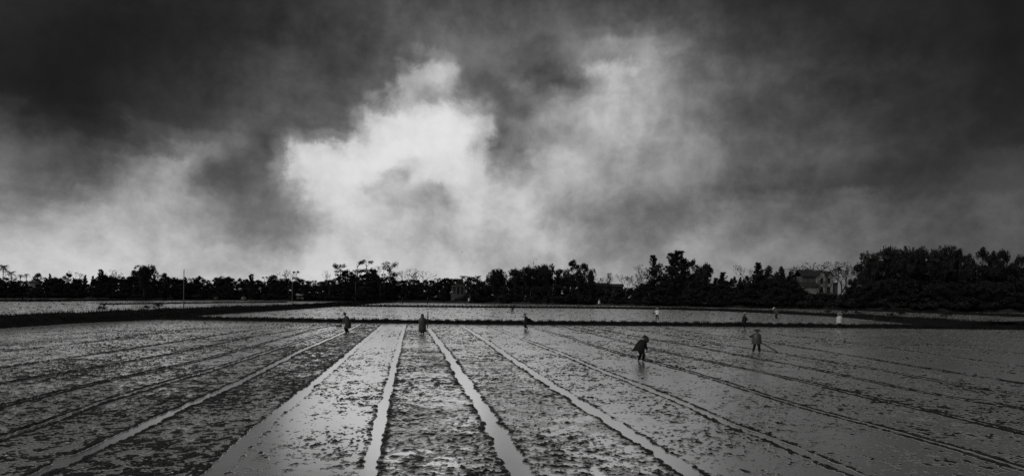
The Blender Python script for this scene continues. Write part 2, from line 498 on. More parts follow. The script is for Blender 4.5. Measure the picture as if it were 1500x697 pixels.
def water_material():
    """Silty paddy water: pale suspended clay under a slightly ruffled surface."""
    m = bpy.data.materials.new('paddy_water')
    m.use_nodes = True
    t = m.node_tree
    p = t.nodes['Principled BSDF']
    p.inputs['Base Color'].default_value = (0.99, 0.99, 0.99, 1)
    p.inputs['Metallic'].default_value = 0.93
    p.inputs['Roughness'].default_value = 0.19
    p.inputs['IOR'].default_value = 1.6
    c = t.nodes.new('ShaderNodeTexCoord')
    n = t.nodes.new('ShaderNodeTexNoise'); n.inputs['Scale'].default_value = 0.9; n.inputs['Detail'].default_value = 5
    t.links.new(c.outputs['Object'], n.inputs['Vector'])
    b = t.nodes.new('ShaderNodeBump'); b.inputs['Strength'].default_value = 0.06; b.inputs['Distance'].default_value = 0.05
    t.links.new(n.outputs['Fac'], b.inputs['Height']); t.links.new(b.outputs[0], p.inputs['Normal'])
    return m


M_MUD = wet_mud_material()
M_WATER = water_material()
M_SOIL = mat('dark_soil', 0.011, 1.0, 0.05, 0.4, 0.8, 0.6, 6.0)
M_GRASS = mat('grass_blades', 0.015, 0.8, 0.1, 0.4, 0.6)
M_EARTH = mat('village_earth', 0.025, 1.0, 0.05, 0.4, 0.05)
M_LEAF = mat('leaves', 0.022, 0.8, 0.1, 0.45, 0.5)
M_LEAF2 = mat('bamboo_leaves', 0.026, 0.8, 0.1, 0.4, 0.5)
M_BARK = mat('bark', 0.035, 0.9, 0.1, 0.3, 4.0, 0.4, 15)
M_SKIN = mat('skin', 0.07, 0.6, 0.3, 0.15, 8.0)
M_HAIR = mat('hair', 0.012, 0.5, 0.4, 0.3, 30.0)
M_CLOTH_D = mat('dark_cloth', 0.011, 0.8, 0.2, 0.4, 6.0, 0.4, 12)
M_CLOTH_M = mat('grey_raincoat', 0.05, 0.5, 0.4, 0.25, 3.0, 0.4, 9)
M_CLOTH_L = mat('pale_raincoat', 0.42, 0.5, 0.4, 0.15, 3.0, 0.4, 9)
M_CLOTH_W = mat('white_cloth', 0.8, 0.7, 0.2, 0.06, 3.0, 0.3, 9)
M_TROUSER = mat('dark_trousers', 0.02, 0.85, 0.15, 0.4, 6.0)
M_STRAW = mat('palm_leaf_hat', 0.30, 0.8, 0.15, 0.25, 12.0, 0.3, 30)
M_STRAW_D = mat('old_palm_leaf_hat', 0.10, 0.8, 0.15, 0.25, 12.0, 0.3, 30)
M_STRAW_W = mat('pale_palm_leaf_hat', 0.55, 0.8, 0.15, 0.15, 12.0, 0.3, 30)
M_WOOD = mat('tool_wood', 0.05, 0.8, 0.2, 0.3, 8.0)
M_IRON = mat('iron', 0.03, 0.6, 0.4, 0.3, 8.0)
M_CONC = mat('concrete_pole', 0.12, 0.9, 0.15, 0.25, 2.0)
M_WALL = mat('plaster_wall', 0.34, 0.9, 0.1, 0.22, 0.9, 0.3, 6)
M_WALL_G = mat('grey_plaster', 0.12, 0.9, 0.1, 0.25, 0.9, 0.3, 6)
M_ROOF = mat('roof_tiles', 0.03, 0.9, 0.1, 0.3, 1.5, 0.5, 8)
M_WALL_D = mat('shade_toned_plaster', 0.07, 0.95, 0.1, 0.3, 0.9)  # plaster darkened in its colour to stand for the shade behind the porch columns
M_GLASS = mat('dark_window', 0.01, 0.15, 0.5, 0.2, 2.0)
M_TARP = mat('pale_sheet', 0.6, 0.7, 0.2, 0.12, 2.0)

# ------------------------------------------------------------------ ground, water
def gq(u0, u1, v0, v1, z, n=24):
    xs = np.linspace(u0, u1, n); ys = np.linspace(v0, v1, n)
    X, Y = np.meshgrid(xs, ys)
    V = np.stack([X.ravel(), Y.ravel(), np.full(X.size, z)], 1)
    i = np.arange(n * n).reshape(n, n)
    F = np.stack([i[:-1, :-1].ravel(), i[:-1, 1:].ravel(), i[1:, 1:].ravel(), i[1:, :-1].ravel()], 1)
    return V, F


V, F = gq(-6000, 6000, -3000, 8000, -0.28)
tag(link('ground', mesh_np('ground', V, F, M_EARTH)), kind='structure')
V, F = gq(-900, 900, -200, 900, 0.0)
tag(link('paddy_water', mesh_np('paddy_water', V, F, M_WATER)), kind='structure')

# furrows between the seedbeds: photo pixels from far to near, half width (m), height of the mud lip (m)
FURROWS = [
    ([(440, 473.5), (119, 494), (0, 506)], .05, .03),
    ([(450, 474), (289, 480), (187, 494), (102, 504), (0, 515)], .07, .05),
    ([(470, 474.5), (375, 482), (170, 514), (85, 526), (0, 539)], .05, .07),
    ([(484, 475), (375, 492), (272, 514), (170, 533), (0, 562)], .05, .07),
    ([(500, 475), (470, 480), (375, 506), (306, 524.6), (238, 540), (136, 562), (0, 596)], .06, .08),
    ([(512, 475), (505, 478), (375, 521), (306, 543), (238, 562), (153, 587.5), (68, 620), (0, 642)], .09, .07),
    ([(528, 475), (499, 489), (443, 512.7), (357, 557), (262, 599.4), (146, 655.5), (51, 697)], .13, .05),
    ([(562, 475), (528, 504), (477, 548.4), (426, 589), (375, 633), (310, 697)], .135, .03),
    ([(593, 476), (580.7, 521), (570.5, 562), (562, 596), (552, 643.6), (536.5, 697)], .105, .03),
    ([(624, 477), (632, 487), (657, 521), (674, 548), (691, 575.6), (711.6, 606), (735, 643.6), (764, 697)], .175, .035),
    ([(668, 476), (680, 479), (715, 501), (745.6, 523), (801, 558.6), (862, 597.7), (920, 633), (967.6, 664), (1018, 697)], .15, .04),
    ([(715, 476), (750, 490.6), (818, 516), (886, 545), (940, 565.4), (1008, 594), (1069.6, 621.5), (1125, 642), (1193, 671), (1261, 697)], .11, .055),
    ([(765, 476), (818, 490.6), (869, 506), (920, 521), (954, 529.7), (1005, 543), (1056, 558.6), (1125, 580.7), (1176, 596), (1244, 614.7), (1329, 636.8), (1414, 660.6), (1500, 687.8)], .06, .07),
    ([(812, 477), (869, 489), (954, 511), (1005, 523), (1056, 533), (1125, 547), (1210, 567), (1295, 587.5), (1380, 606), (1465, 626.6), (1500, 635)], .05, .07),
    ([(858, 478), (954, 497), (1020.6, 508), (1081, 520), (1180, 538), (1244, 552), (1329, 570), (1431, 589), (1499, 599)], .04, .07),
    ([(915, 479), (932, 483), (980, 491), (1061, 505), (1131, 515), (1180, 524), (1280, 540), (1349, 553.5), (1431, 569), (1499, 578)], .07, .065),
    ([(975, 480), (988, 483), (1055, 492), (1121, 500), (1180, 510), (1261, 523), (1346, 538), (1500, 562)], .05, .08),
    ([(1060, 481), (1180, 494), (1300, 509), (1500, 537)], .03, .05),
    ([(1150, 482), (1300, 497), (1500, 518)], .03, .05),
]
# how far each bed's mud stands above (+) or below (-) the water film, left to right, in metres
BED = [.000, .001, .000, .001, .001, .002, .005, .009, -.012, .003, .002, -.007, -.007, .000, .003, .003, .001, -.002, -.003, -.003]

FC = []
for pts, w, lip in FURROWS:
    g = sorted([(gnd(*p).y, gnd(*p).x) for p in pts])
    FC.append((np.array([a for a, b in g]), np.array([b for a, b in g]), w, lip))


def furrow_x(k, Y):
    ys, xs, w, lip = FC[k]
    X = np.interp(Y, ys, xs)
    s0 = (xs[1] - xs[0]) / (ys[1] - ys[0])
    n0 = -0.146 if abs(s0 + .146) > .2 else s0
    X = np.where(Y < ys[0], xs[0] + n0 * (Y - ys[0]), X)
    return X + 0.07 * vnoise(Y * 0.5, np.full_like(Y, k * 3.3), 40 + k) + 0.035 * vnoise(Y * 3.1, np.full_like(Y, k * 7.7), 70 + k)


DIKE_Y = 80.0


def mud_height(X, Y):
    near = Y < DIKE_Y
    # clods, combed across the beds by the rakes
    cl = fbm(X * 4.4, Y * 4.4, 5, 4, 0.85)
    big = fbm(X * 0.35, Y * 0.22, 15, 3, 0.5)
    mid = fbm(X * 0.9, Y * 1.5, 25, 3, 0.55)
    spots = np.clip(vnoise(X * 5.5, Y * 7.5, 95) - 0.34, 0, 1) * 0.25
    bed = np.zeros(X.shape, np.int32)
    d_all = np.full(X.shape, 9.0); w_all = np.full(X.shape, .05); l_all = np.full(X.shape, .05)
    for k in range(len(FC)):
        xk = furrow_x(k, Y)
        bed += (X > xk)
        d = np.abs(X - xk)
        wk = FC[k][2] * 0.95 * (1 + 0.55 * vnoise(Y * 1.1, X * 0 + k * 5.0, 130 + k) + 0.45 * vnoise(Y * 4.0, X * 0 + k * 9.0, 160 + k))
        closer = d < d_all
        d_all = np.where(closer, d, d_all); w_all = np.where(closer, wk, w_all); l_all = np.where(closer, FC[k][3], l_all)
    base = np.take(np.array(BED), bed)
    cr1 = np.clip(vnoise(X * 8.0, Y * 7.0, 400) + 0.6 * vnoise(X * 17.0, Y * 15.0, 401) - 0.16, 0, 1)
    cr2 = np.clip(fbm(X * 4.0, Y * 4.0, 405, 3, 0.7) - 0.22, 0, 1)
    patch = np.clip(0.55 + 1.5 * fbm(X * 0.5, Y * 0.4, 415, 3), 0.08, 1.5)
    amp = np.clip(0.95 + 1.9 * fbm(X * 0.28, Y * 0.16, 435, 3), 0.3, 1.9)
    cr3 = np.clip(vnoise(X * 13.0, Y * 9.0, 450) + 0.55 * vnoise(X * 29.0, Y * 20.0, 451) - 0.14, 0, 1)
    h = base * 0.8 + 0.0000 + 0.018 * amp * cl + 0.008 * big + 0.006 * mid + patch * (0.05 * cr1 + 0.02 * cr2) + 0.065 * (0.4 + 0.6 * patch) * cr3 + spots * (0.6 + mid)
    # the mud thrown up along each furrow, then the furrow itself
    lipn = np.clip(0.85 + 1.0 * fbm(X * 4.0, Y * 3.0, 210, 4, .8), 0.15, 1.7)
    h = h + 0.50 * l_all * lipn * np.exp(-((d_all - w_all - 0.08) / 0.09) ** 2)
    h = h - 0.16 * np.exp(-(d_all / np.maximum(w_all, .02)) ** 4)
    # fields beyond the first dike: level, combed in long rows across the view
    rows = fbm(X * 0.10, Y * 0.55, 300, 3, 0.6)
    far = 0.0015 + 0.012 * rows + 0.024 * fbm(X * 1.5, Y * 1.1, 310, 4, 0.8) + 0.014 * cl
    return np.where(near, h, far)


def build_mud():
    dy = np.concatenate([np.linspace(350, 285, 30), np.arange(284.5, 5.4, -0.42)])
    Yr = CAM_H * 1000 / dy
    uc = np.linspace(-0.86, 0.86, 1500)
    Yg = np.repeat(Yr[:, None], len(uc), 1)
    Xg = uc[None, :] * Yg
    Zg = mud_height(Xg, Yg)
    nr, nc = Yg.shape
    V = np.stack([Xg.ravel(), Yg.ravel(), Zg.ravel()], 1)
    i = np.arange(nr * nc, dtype=np.int32).reshape(nr, nc)
    F = np.stack([i[:-1, :-1].ravel(), i[:-1, 1:].ravel(), i[1:, 1:].ravel(), i[1:, :-1].ravel()], 1)
    # drop faces that stay well under the water
    zz = Zg.ravel()
    keep = zz[F].max(1) > -0.012
    F = F[keep]
    used = np.unique(F)
    remap = np.full(len(V), -1, np.int32); remap[used] = np.arange(len(used))
    o = link('paddy_mud', mesh_np('paddy_mud', V[used], remap[F], M_MUD, smooth=True))
    tag(o, kind='structure')
    print('mud faces', len(F))


build_mud()

# ------------------------------------------------------------------ dikes
def resample(pts, step):
    P = [Vector((p[0], p[1], 0)) for p in pts]
    out = [P[0]]
    for a, b in zip(P[:-1], P[1:]):
        n = max(1, int((b - a).length / step))
        for i in range(1, n + 1):
            out.append(a.lerp(b, i / n))
    return out


def dike(name, front, width, height, seed, step=1.2, top=0.5, grass=0, blade=0.3):
    """Earth bank whose near foot follows the ground line `front`; width and height may be lists (along it)."""
    pts = resample(front, step)
    n = len(pts)
    ws = np.interp(np.linspace(0, 1, n), np.linspace(0, 1, len(width)), width) if isinstance(width, list) else np.full(n, width)
    hs = np.interp(np.linspace(0, 1, n), np.linspace(0, 1, len(height)), height) if isinstance(height, list) else np.full(n, height)
    prof = [(-0.12, -0.2), (0.0, 0.02), (0.10, 0.55), (0.25, 0.92), (0.5, 1.0), (0.75, 0.95), (0.92, 0.5), (1.0, 0.0), (1.1, -0.2)]
    V = []; tops = []
    for i in range(n):
        t = (pts[min(i + 1, n - 1)] - pts[max(i - 1, 0)]).normalized()
        nrm = Vector((-t.y, t.x, 0))
        if nrm.y < 0 and abs(nrm.y) > abs(nrm.x): nrm = -nrm
        elif abs(nrm.y) <= abs(nrm.x) and nrm.x > 0: nrm = -nrm     # banks running away from us grow to their left
        for j, (a, b) in enumerate(prof):
            wv = vnoise(np.array(i * step * 0.5), np.array(j * 2.7), seed); hv = vnoise(np.array(i * step * 0.35), np.array(j * 0.9), seed + 5)
            p = pts[i] + nrm * (a * ws[i] + wv * 0.35 * min(1.0, ws[i]))
            z = b * hs[i] * (1 + 0.5 * hv) if b > 0 else b
            V.append((p.x, p.y, z))
            if 0.1 <= a <= 0.95: tops.append((p.x, p.y, z))
    m = len(prof); F = []
    for i in range(n - 1):
        for j in range(m - 1):
            F.append((i * m + j, (i + 1) * m + j, (i + 1) * m + j + 1, i * m + j + 1))
    o = link(name, mesh_np(name, V, F, M_SOIL, smooth=True))
    tag(o, kind='structure')
    if grass:
        T = np.array(tops)
        pick = T[RNG.integers(0, len(T), grass)]
        dd = pick[:, 1]
        bl = blade * (0.5 + RNG.random(grass)) * (0.6 + 0.9 * np.clip(vnoise(pick[:, 0] * 0.4, pick[:, 1] * 0.4, seed + 9) + .5, 0, 1))
        GRASS.append((pick + np.stack([RNG.normal(0, .25, grass), RNG.normal(0, .15, grass), np.full(grass, -.05)], 1), bl, 0.008 + dd * 0.00022))
    return o


GRASS = []
# the long straight dike behind the seedbeds
dike('earth_dike', [gnd(x, y)[:2] for x, y in [(215, 467.6), (330, 469.4), (450, 471.8), (580, 473.4), (700, 475), (900, 476.6), (1100, 478.6), (1300, 481), (1500, 482.8), (1620, 484)]],
     1.5, 0.40, 1, grass=16000, blade=0.22)
# the broad grassy bank on the left
dike('grassy_bank', [gnd(x, y)[:2] for x, y in [(-190, 500), (-90, 488), (0, 481), (100, 474.2), (180, 470.4), (250, 467.2), (300, 461.5), (350, 458.6), (400, 455.4), (450, 452), (500, 448.6), (545, 445), (585, 442.2)]],
     [7, 7, 7, 6.5, 6, 6, 6, 7, 8, 10, 12], [1.05, 1.0, .95, .85, .8, .8, .8, .8, .85, .9, .9], 2, grass=26000, blade=0.34)
# the second dike, which swings towards us on the right
dike('earth_dike', [gnd(x, y)[:2] for x, y in [(430, 448.2), (520, 448.8), (600, 449.6), (760, 450.9), (900, 452.1), (1000, 453.8), (1060, 455.2), (1150, 459), (1250, 463.8), (1350, 469.8), (1440, 475.6), (1500, 479.5), (1600, 482)]],
     [1.6, 1.6, 1.6, 1.8, 3.0, 4.0, 4.0, 4.0, 5.0, 9.0, 12.0], [.45, .45, .45, .45, .5, .55, .5, .5, .5, .6, .7], 3, grass=14000, blade=0.3)
dike('earth_dike', [gnd(x, y)[:2] for x, y in [(905, 444.2), (960, 446.6), (1050, 449.6), (1120, 451.3), (1200, 453), (1280, 455.6), (1400, 459.8), (1520, 464), (1620, 467)]],
     [3, 3, 3, 2.6, 2.2, 3, 8], [.5, .5, .5, .45, .4, .5, .6], 4, grass=8000, blade=0.3)
dike('earth_dike', [gnd(x, y)[:2] for x, y in [(575, 441.9), (700, 442.9), (790, 443.6)]], 1.6, .55, 5, 2.5, grass=2500)
dike('earth_dike', [gnd(x, y)[:2] for x, y in [(806, 444), (870, 444.7), (960, 445.8)]], 1.8, .5, 6, 2.0, grass=2500)
# low dikes in the fields to the left of the grassy bank
dike('earth_dike', [gnd(x, y)[:2] for x, y in [(-60, 441.2), (60, 441.4), (200, 440.2), (330, 439.6), (470, 439)]], [3, 2.4, 1.6, 1.2], [.8, .7, .5, .45], 7, 2.5, grass=5000)
dike('earth_dike', [gnd(x, y)[:2] for x, y in [(-60, 437.3), (150, 437), (300, 436.8), (480, 437.2)]], 2.0, .5, 8, 3.0, grass=2500)
dike('earth_dike', [gnd(x, y)[:2] for x, y in [(150, 446), (260, 444.6), (340, 443.6), (420, 443)]], 1.0, .3, 9, 2.0, grass=2500)


def grass_mesh():
    B = np.concatenate([g[0] for g in GRASS]); H = np.concatenate([g[1] for g in GRASS]); Wd = np.concatenate([g[2] for g in GRASS])
    n = len(B); a = RNG.random(n) * 2 * math.pi
    side = np.stack([np.cos(a), np.sin(a), np.zeros(n)], 1) * Wd[:, None]
    lean = np.stack([RNG.normal(0, .3, n), RNG.normal(0, .3, n), np.ones(n)], 1) * H[:, None]
    V = np.stack([B - side, B + side, B + lean], 1).reshape(-1, 3)
    F = np.arange(3 * n).reshape(n, 3)
    return mesh_np('grass', V, F, M_GRASS)


# ------------------------------------------------------------------ raised village land behind the fields
EDGE_U = [-1.4, -0.9, -0.5, -0.27, -0.1, 0.0, 0.12, 0.25, 0.33, 0.45, 0.56, 0.9, 1.4]
EDGE_D = [400, 400, 395, 385, 372, 345, 325, 292, 268, 240, 222, 205, 205]
LAND_Z = 1.5


def land_edge(u):
    return float(np.interp(u, EDGE_U, EDGE_D))


def build_land():
    us = np.linspace(-1.4, 1.4, 260)
    offs = [(-1.5, -0.3), (0, 0.05), (1.5, 0.9), (3.5, 1.4), (8, 1.5), (40, 1.55), (160, 1.6), (600, 1.6), (2500, 1.6)]
    V = []
    for i, u in enumerate(us):
        d0 = land_edge(u) + 6 * float(vnoise(np.array(u * 30.0), np.array(2.0), 33))
        for j, (dd, z) in enumerate(offs):
            d = d0 + dd
            V.append((u * d, d, z + (0.3 * float(vnoise(np.array(u * 60.0), np.array(j * 3.0), 34)) if z > 0.5 else 0)))
    m = len(offs); F = []
    for i in range(len(us) - 1):
        for j in range(m - 1):
            F.append((i * m + j, (i + 1) * m + j, (i + 1) * m + j + 1, i * m + j + 1))
    tag(link('village_ground', mesh_np('village_ground', V, F, M_EARTH, smooth=True)), kind='structure')


build_land()

# ------------------------------------------------------------------ vegetation
def leaves(centers, n_each, spread, size, flat=0.5, droop=0.0, aspect=0.55):
    """Leaf-sized quads scattered about clump centres."""
    C = np.repeat(np.asarray(centers, float), n_each, 0)
    n = len(C)
    sp = np.repeat(np.asarray(spread, float).reshape(-1, 1) if np.ndim(spread) else np.full((len(centers), 1), spread), n_each, 0)
    d = RNG.normal(size=(n, 3)); d /= np.linalg.norm(d, axis=1)[:, None]
    r = RNG.random((n, 1)) ** 0.45
    P = C + d * r * sp * np.array([1, 1, 0.75])
    a = RNG.normal(size=(n, 3)); a[:, 2] *= flat; a[:, 2] -= droop
    a /= np.linalg.norm(a, axis=1)[:, None]
    b = np.cross(a, RNG.normal(size=(n, 3))); b /= np.linalg.norm(b, axis=1)[:, None]
    s = size * (0.6 + 0.8 * RNG.random((n, 1)))
    a = a * s; b = b * s * aspect
    V = np.stack([P - a * .5, P + b * .5, P + a * .7, P - b * .5], 1).reshape(-1, 3)
    F = np.arange(4 * n).reshape(n, 4)
    return V, F


def tree_pair(trunk_mb, V, F, leaf_mat):
    return trunk_mb.mesh('trunk', M_BARK, True), mesh_np('crown', V, F, leaf_mat)


def broadleaf(seed, H=10.0, wide=0.42, clear=0.18, gaps=0.0, clumps=26):
    rnd = random.Random(seed)
    mb = MB(); cen = []; spr = []
    mb.tube([(0, 0, -.5), (rnd.uniform(-.2, .2), rnd.uniform(-.2, .2), H * .3), (rnd.uniform(-.5, .5), rnd.uniform(-.4, .4), H * .62), (rnd.uniform(-.6, .6), 0, H * .86)],
            [H * .022, H * .017, H * .010, H * .004], 6)
    for i in range(clumps):
        t = rnd.random()
        z = H * (clear + (0.97 - clear) * t)
        prof = math.sin(math.pi * min(1, (t * 0.82 + 0.16))) ** 0.7
        R = H * wide * prof * math.sqrt(rnd.uniform(0.08, 1))
        a = rnd.random() * 6.283
        c = (R * math.cos(a), R * math.sin(a), z)
        if rnd.random() < gaps: continue
        cen.append(c); spr.append(H * rnd.uniform(.085, .15) * (1.15 - .35 * t))
        if i % 3 == 0:
            z0 = max(H * .12, z - R * 0.9)
            mb.tube([(0, 0, z0), (c[0] * .55, c[1] * .55, (z0 + z) / 2 + .02 * H), c], [H * .008, H * .005, H * .002], 4, cap=False)
    V, F = leaves(cen, 95, spr, H * .040)
    return tree_pair(mb, V, F, M_LEAF)


def eucalypt(seed, H=10.0):
    rnd = random.Random(seed)
    mb = MB(); cen = []; spr = []
    mb.tube([(0, 0, -.5), (.1, 0, H * .35), (-.15, .1, H * .7), (.1, 0, H * .95)], [H * .016, H * .012, H * .008, H * .003], 6)
    for i in range(22):
        t = rnd.uniform(0.2, 1)
        R = H * .17 * rnd.uniform(.3, 1) * (1.2 - .45 * t)
        a = rnd.random() * 6.283
        c = (R * math.cos(a), R * math.sin(a), H * t * .97)
        mb.tube([(0, 0, H * (t * .97 - .12)), c], [H * .006, H * .002], 4, cap=False)
        cen.append(c); spr.append(H * rnd.uniform(.05, .095))
    V, F = leaves(cen, 85, spr, H * .034, .6, .3, .4)
    return tree_pair(mb, V, F, M_LEAF)


def bamboo(seed, H=10.0, wide=0.45):
    rnd = random.Random(seed)
    mb = MB(); cen = []; spr = []
    for i in range(34):
        a = rnd.random() * 6.283
        out = wide * H * rnd.uniform(.15, 1.0)
        hh = H * rnd.uniform(.72, 1.04)
        b = (math.cos(a) * H * .05 * rnd.random(), math.sin(a) * H * .05 * rnd.random())
        pts = []
        for k in range(8):
            t = k / 7
            zz = hh * (1 - (1 - min(1, t * 1.08)) ** 1.7) * (1 - .16 * max(0, t - .7) / .3 * rnd.uniform(.5, 1.3))
            o = out * t ** 2.0
            pts.append((b[0] + math.cos(a) * o, b[1] + math.sin(a) * o, zz))
        mb.tube(pts, [H * .006] * 4 + [H * .004, H * .003, H * .002, H * .001], 4, cap=False)
        for k in (2, 3, 4, 5, 6, 7):
            for q in range(2):
                p = pts[k]
                cen.append((p[0] + rnd.uniform(-.06, .06) * H, p[1] + rnd.uniform(-.06, .06) * H, p[2] + rnd.uniform(-.06, .03) * H))
                spr.append(H * (.085 if k < 6 else .05))
    V, F = leaves(cen, 20, spr, H * .05, .5, .75, .28)
    cul = mb.mesh('culms', M_BARK, True)
    return cul, mesh_np('crown', V, F, M_LEAF2)


def spire(seed, H=10.0, wide=.12):
    """Casuarina: a thin upright tree with upswept wispy branches."""
    rnd = random.Random(seed)
    mb = MB(); cen = []; spr = []
    mb.tube([(0, 0, -.5), (.05, 0, H * .5), (0, .05, H)], [H * .016, H * .009, H * .002], 5)
    for i in range(64):
        t = rnd.uniform(.12, .97)
        L = H * wide * (1.25 - t) * rnd.uniform(.5, 1.3)
        a = rnd.random() * 6.283
        z = H * t
        p1 = (math.cos(a) * L, math.sin(a) * L, z + L * rnd.uniform(.6, 1.2))
        mb.tube([(0, 0, z), p1], [H * .004, H * .001], 3, cap=False)
        for q in (.4, .7, 1.0):
            cen.append((p1[0] * q, p1[1] * q, z + (p1[2] - z) * q)); spr.append(H * .028)
    V, F = leaves(cen, 26, spr, H * .045, 1.6, -.5, .2)
    return tree_pair(mb, V, F, M_LEAF)


def palm(seed, H=10.0, fr=16, L=3.0, stem=.13):
    rnd = random.Random(seed)
    mb = MB(); lean = rnd.uniform(-.08, .08) * H
    mb.tube([(0, 0, -.5), (lean * .2, 0, H * .4), (lean * .6, .1, H * .75), (lean, .1, H)], [stem * 1.3, stem, stem * .9, stem * .8], 6)
    V = []; F = []
    for i in range(fr):
        a = i / fr * 6.283 + rnd.uniform(-.2, .2)
        up = rnd.uniform(-.7, 1.35)
        prev = None; N = 8
        for k in range(N + 1):
            t = k / N
            r = L * t * math.cos(up * .6) * (1 - .12 * t)
            z = H + L * (math.sin(up) * t * 1.0 - 0.75 * t * t)
            p = Vector((lean + math.cos(a) * r, .1 + math.sin(a) * r, z))
            s = Vector((-math.sin(a), math.cos(a), 0))
            if prev is not None:
                wl = L * .24 * math.sin(math.pi * min(1, .15 + t * .85)) + .03
                for sg in (-1, 1):
                    for h_ in (0, .5):
                        q = prev.lerp(p, h_); q2 = prev.lerp(p, h_ + .3)
                        b = len(V)
                        tip = q.lerp(q2, .5) + s * sg * wl + Vector((math.cos(a), math.sin(a), 0)) * wl * .5 + Vector((0, 0, -wl * .55))
                        V += [tuple(q), tuple(q2), tuple(tip), tuple(tip * .999 + q * .001)]
                        F.append((b, b + 1, b + 2, b + 3))
            prev = p
    return tree_pair(mb, np.array(V), np.array(F), M_LEAF)


def bare(seed, H=10.0):
    rnd = random.Random(seed)
    mb = MB(); tips = []

    def grow(p, d, L, r, lvl):
        q = p + d * L * .5 + Vector((rnd.uniform(-1, 1), rnd.uniform(-1, 1), rnd.uniform(-.4, .6))) * L * .08
        e = p + d * L
        mb.tube([p, q, e], [r, r * .8, r * .6], 4 if lvl < 2 else 3, cap=False)
        if lvl == 4:
            tips.append(tuple(e)); return
        for k in range(3 if lvl else 4):
            nd = (d + Vector((rnd.uniform(-1, 1), rnd.uniform(-1, 1), rnd.uniform(-.35, .6))) * .85).normalized()
            grow(e, nd, L * rnd.uniform(.55, .8), r * .6, lvl + 1)
    grow(Vector((0, 0, -.3)), Vector((0, 0, 1)), H * .36, H * .016, 0)
    V, F = leaves(tips[::2], 3, H * .03, H * .03, 1, 0, .5)
    return tree_pair(mb, V, F, M_LEAF)


def shrub(seed, H=2.0, wide=.7):
    rnd = random.Random(seed)
    mb = MB(); cen = []; spr = []
    for i in range(9):
        a = rnd.random() * 6.283; R = H * wide * math.sqrt(rnd.random())
        z = H * rnd.uniform(.2, .95) * (1 - .35 * R / (H * wide))
        c = (R * math.cos(a), R * math.sin(a), z)
        mb.tube([(0, 0, -.2), (c[0] * .5, c[1] * .5, z * .6), c], [H * .02, H * .013, H * .005], 4, cap=False)
        cen.append(c); spr.append(H * rnd.uniform(.22, .34))
    V, F = leaves(cen, 70, spr, H * .13)
    return mb.mesh('stems', M_BARK), mesh_np('foliage', V, F, M_LEAF)


def banana(seed, H=4.0):
    rnd = random.Random(seed)
    mb = MB(); mb.tube([(0, 0, -.3), (.05, 0, H * .3), (0, .05, H * .6)], [.16, .14, .1], 6)
    V = []; F = []
    for i in range(9):
        a = rnd.random() * 6.283; up = rnd.uniform(.5, 1.35); L = H * rnd.uniform(.4, .6)
        for k in range(6):
            q = []
            for t in (k / 6, (k + 1) / 6):
                r = L * t * math.cos(up); z = H * .58 + L * (math.sin(up) * t - .55 * t * t)
                w = H * .075 * math.sin(math.pi * min(1, .08 + .92 * t)) + .01
                for sg in (-1, 1):
                    q.append((math.cos(a) * r - math.sin(a) * w * sg, math.sin(a) * r + math.cos(a) * w * sg, z - .1 * w))
            b = len(V); V += q; F.append((b, b + 1, b + 3, b + 2))
    return mb.mesh('stem', M_BARK, True), mesh_np('leaves', np.array(V), np.array(F), M_LEAF2)


PROTO = {
    'broad': [broadleaf(s, 10, w, c, 0, n) for s, w, c, n in ((1, .42, .08, 46), (2, .36, .1, 40), (3, .5, .06, 52), (4, .40, .05, 46))],
    'euca': [eucalypt(s) for s in (11, 12, 13)],
    'bamboo': [bamboo(s, 10, w) for s, w in ((21, .42), (22, .5), (23, .36))],
    'spire': [spire(31, 10, .13), spire(32, 10, .2)],
    'palm': [palm(41, 10, 24, 3.0, .16), palm(42, 10, 22, 2.6, .14)],
    'areca': [palm(45, 10, 16, 1.6, .10)],
    'bare': [bare(s) for s in (51, 52, 53)],
    'shrub': [shrub(s) for s in (61, 62, 63)],
    'banana': [banana(s) for s in (71, 72)],
}
NAMES = {'broad': 'broadleaf_tree', 'euca': 'eucalyptus_tree', 'bamboo': 'bamboo_clump', 'spire': 'casuarina_tree', 'palm': 'palm_tree',
         'areca': 'areca_palm', 'bare': 'bare_tree', 'shrub': 'shrub', 'banana': 'banana_plant'}
PROTO_H = {'broad': 10.3, 'euca': 10.2, 'bamboo': 10.2, 'spire': 10.3, 'palm': 11.0, 'areca': 10.6, 'bare': 9.3, 'shrub': 2.15, 'banana': 4.0}


def plant(kind, base, height, label, group=None, widen=1.0, variant=None):
    pr = PROTO[kind]
    i = random.randrange(len(pr)) if variant is None else variant % len(pr)
    e = bpy.data.objects.new(NAMES[kind], None)
    COL.objects.link(e)
    s = height / PROTO_H[kind]
    e.location = base; e.rotation_euler = (0, 0, random.random() * 6.283); e.scale = (s * widen, s * widen, s)
    tag(e, label, 'palm' if kind in ('palm', 'areca') else 'bamboo' if kind == 'bamboo' else 'shrub' if kind == 'shrub' else 'banana plant' if kind == 'banana' else 'tree', group)
    for me in pr[i]:
        c = link(me.name.split('.')[0], me, e)
        if me.name.startswith('culms'):
            c['kind'] = 'stuff'
    return e


def plant_px(kind, px, top, off, label, group=None, widen=1.0, variant=None, grow=0.0):
    """Plant of a kind whose tip stands at a photo pixel, `off` metres behind the edge of the village land."""
    u = (px - CX) / FPX
    d = land_edge(u) + off
    if px > 712 and kind in ('broad', 'bamboo', 'euca') and top < 408: widen *= 0.62      # tall narrow crowns in the high woods
    tip = at_depth(px, top, d)
    return plant(kind, (tip.x, d, LAND_Z), tip.z - LAND_Z + grow, label, group, widen, variant)


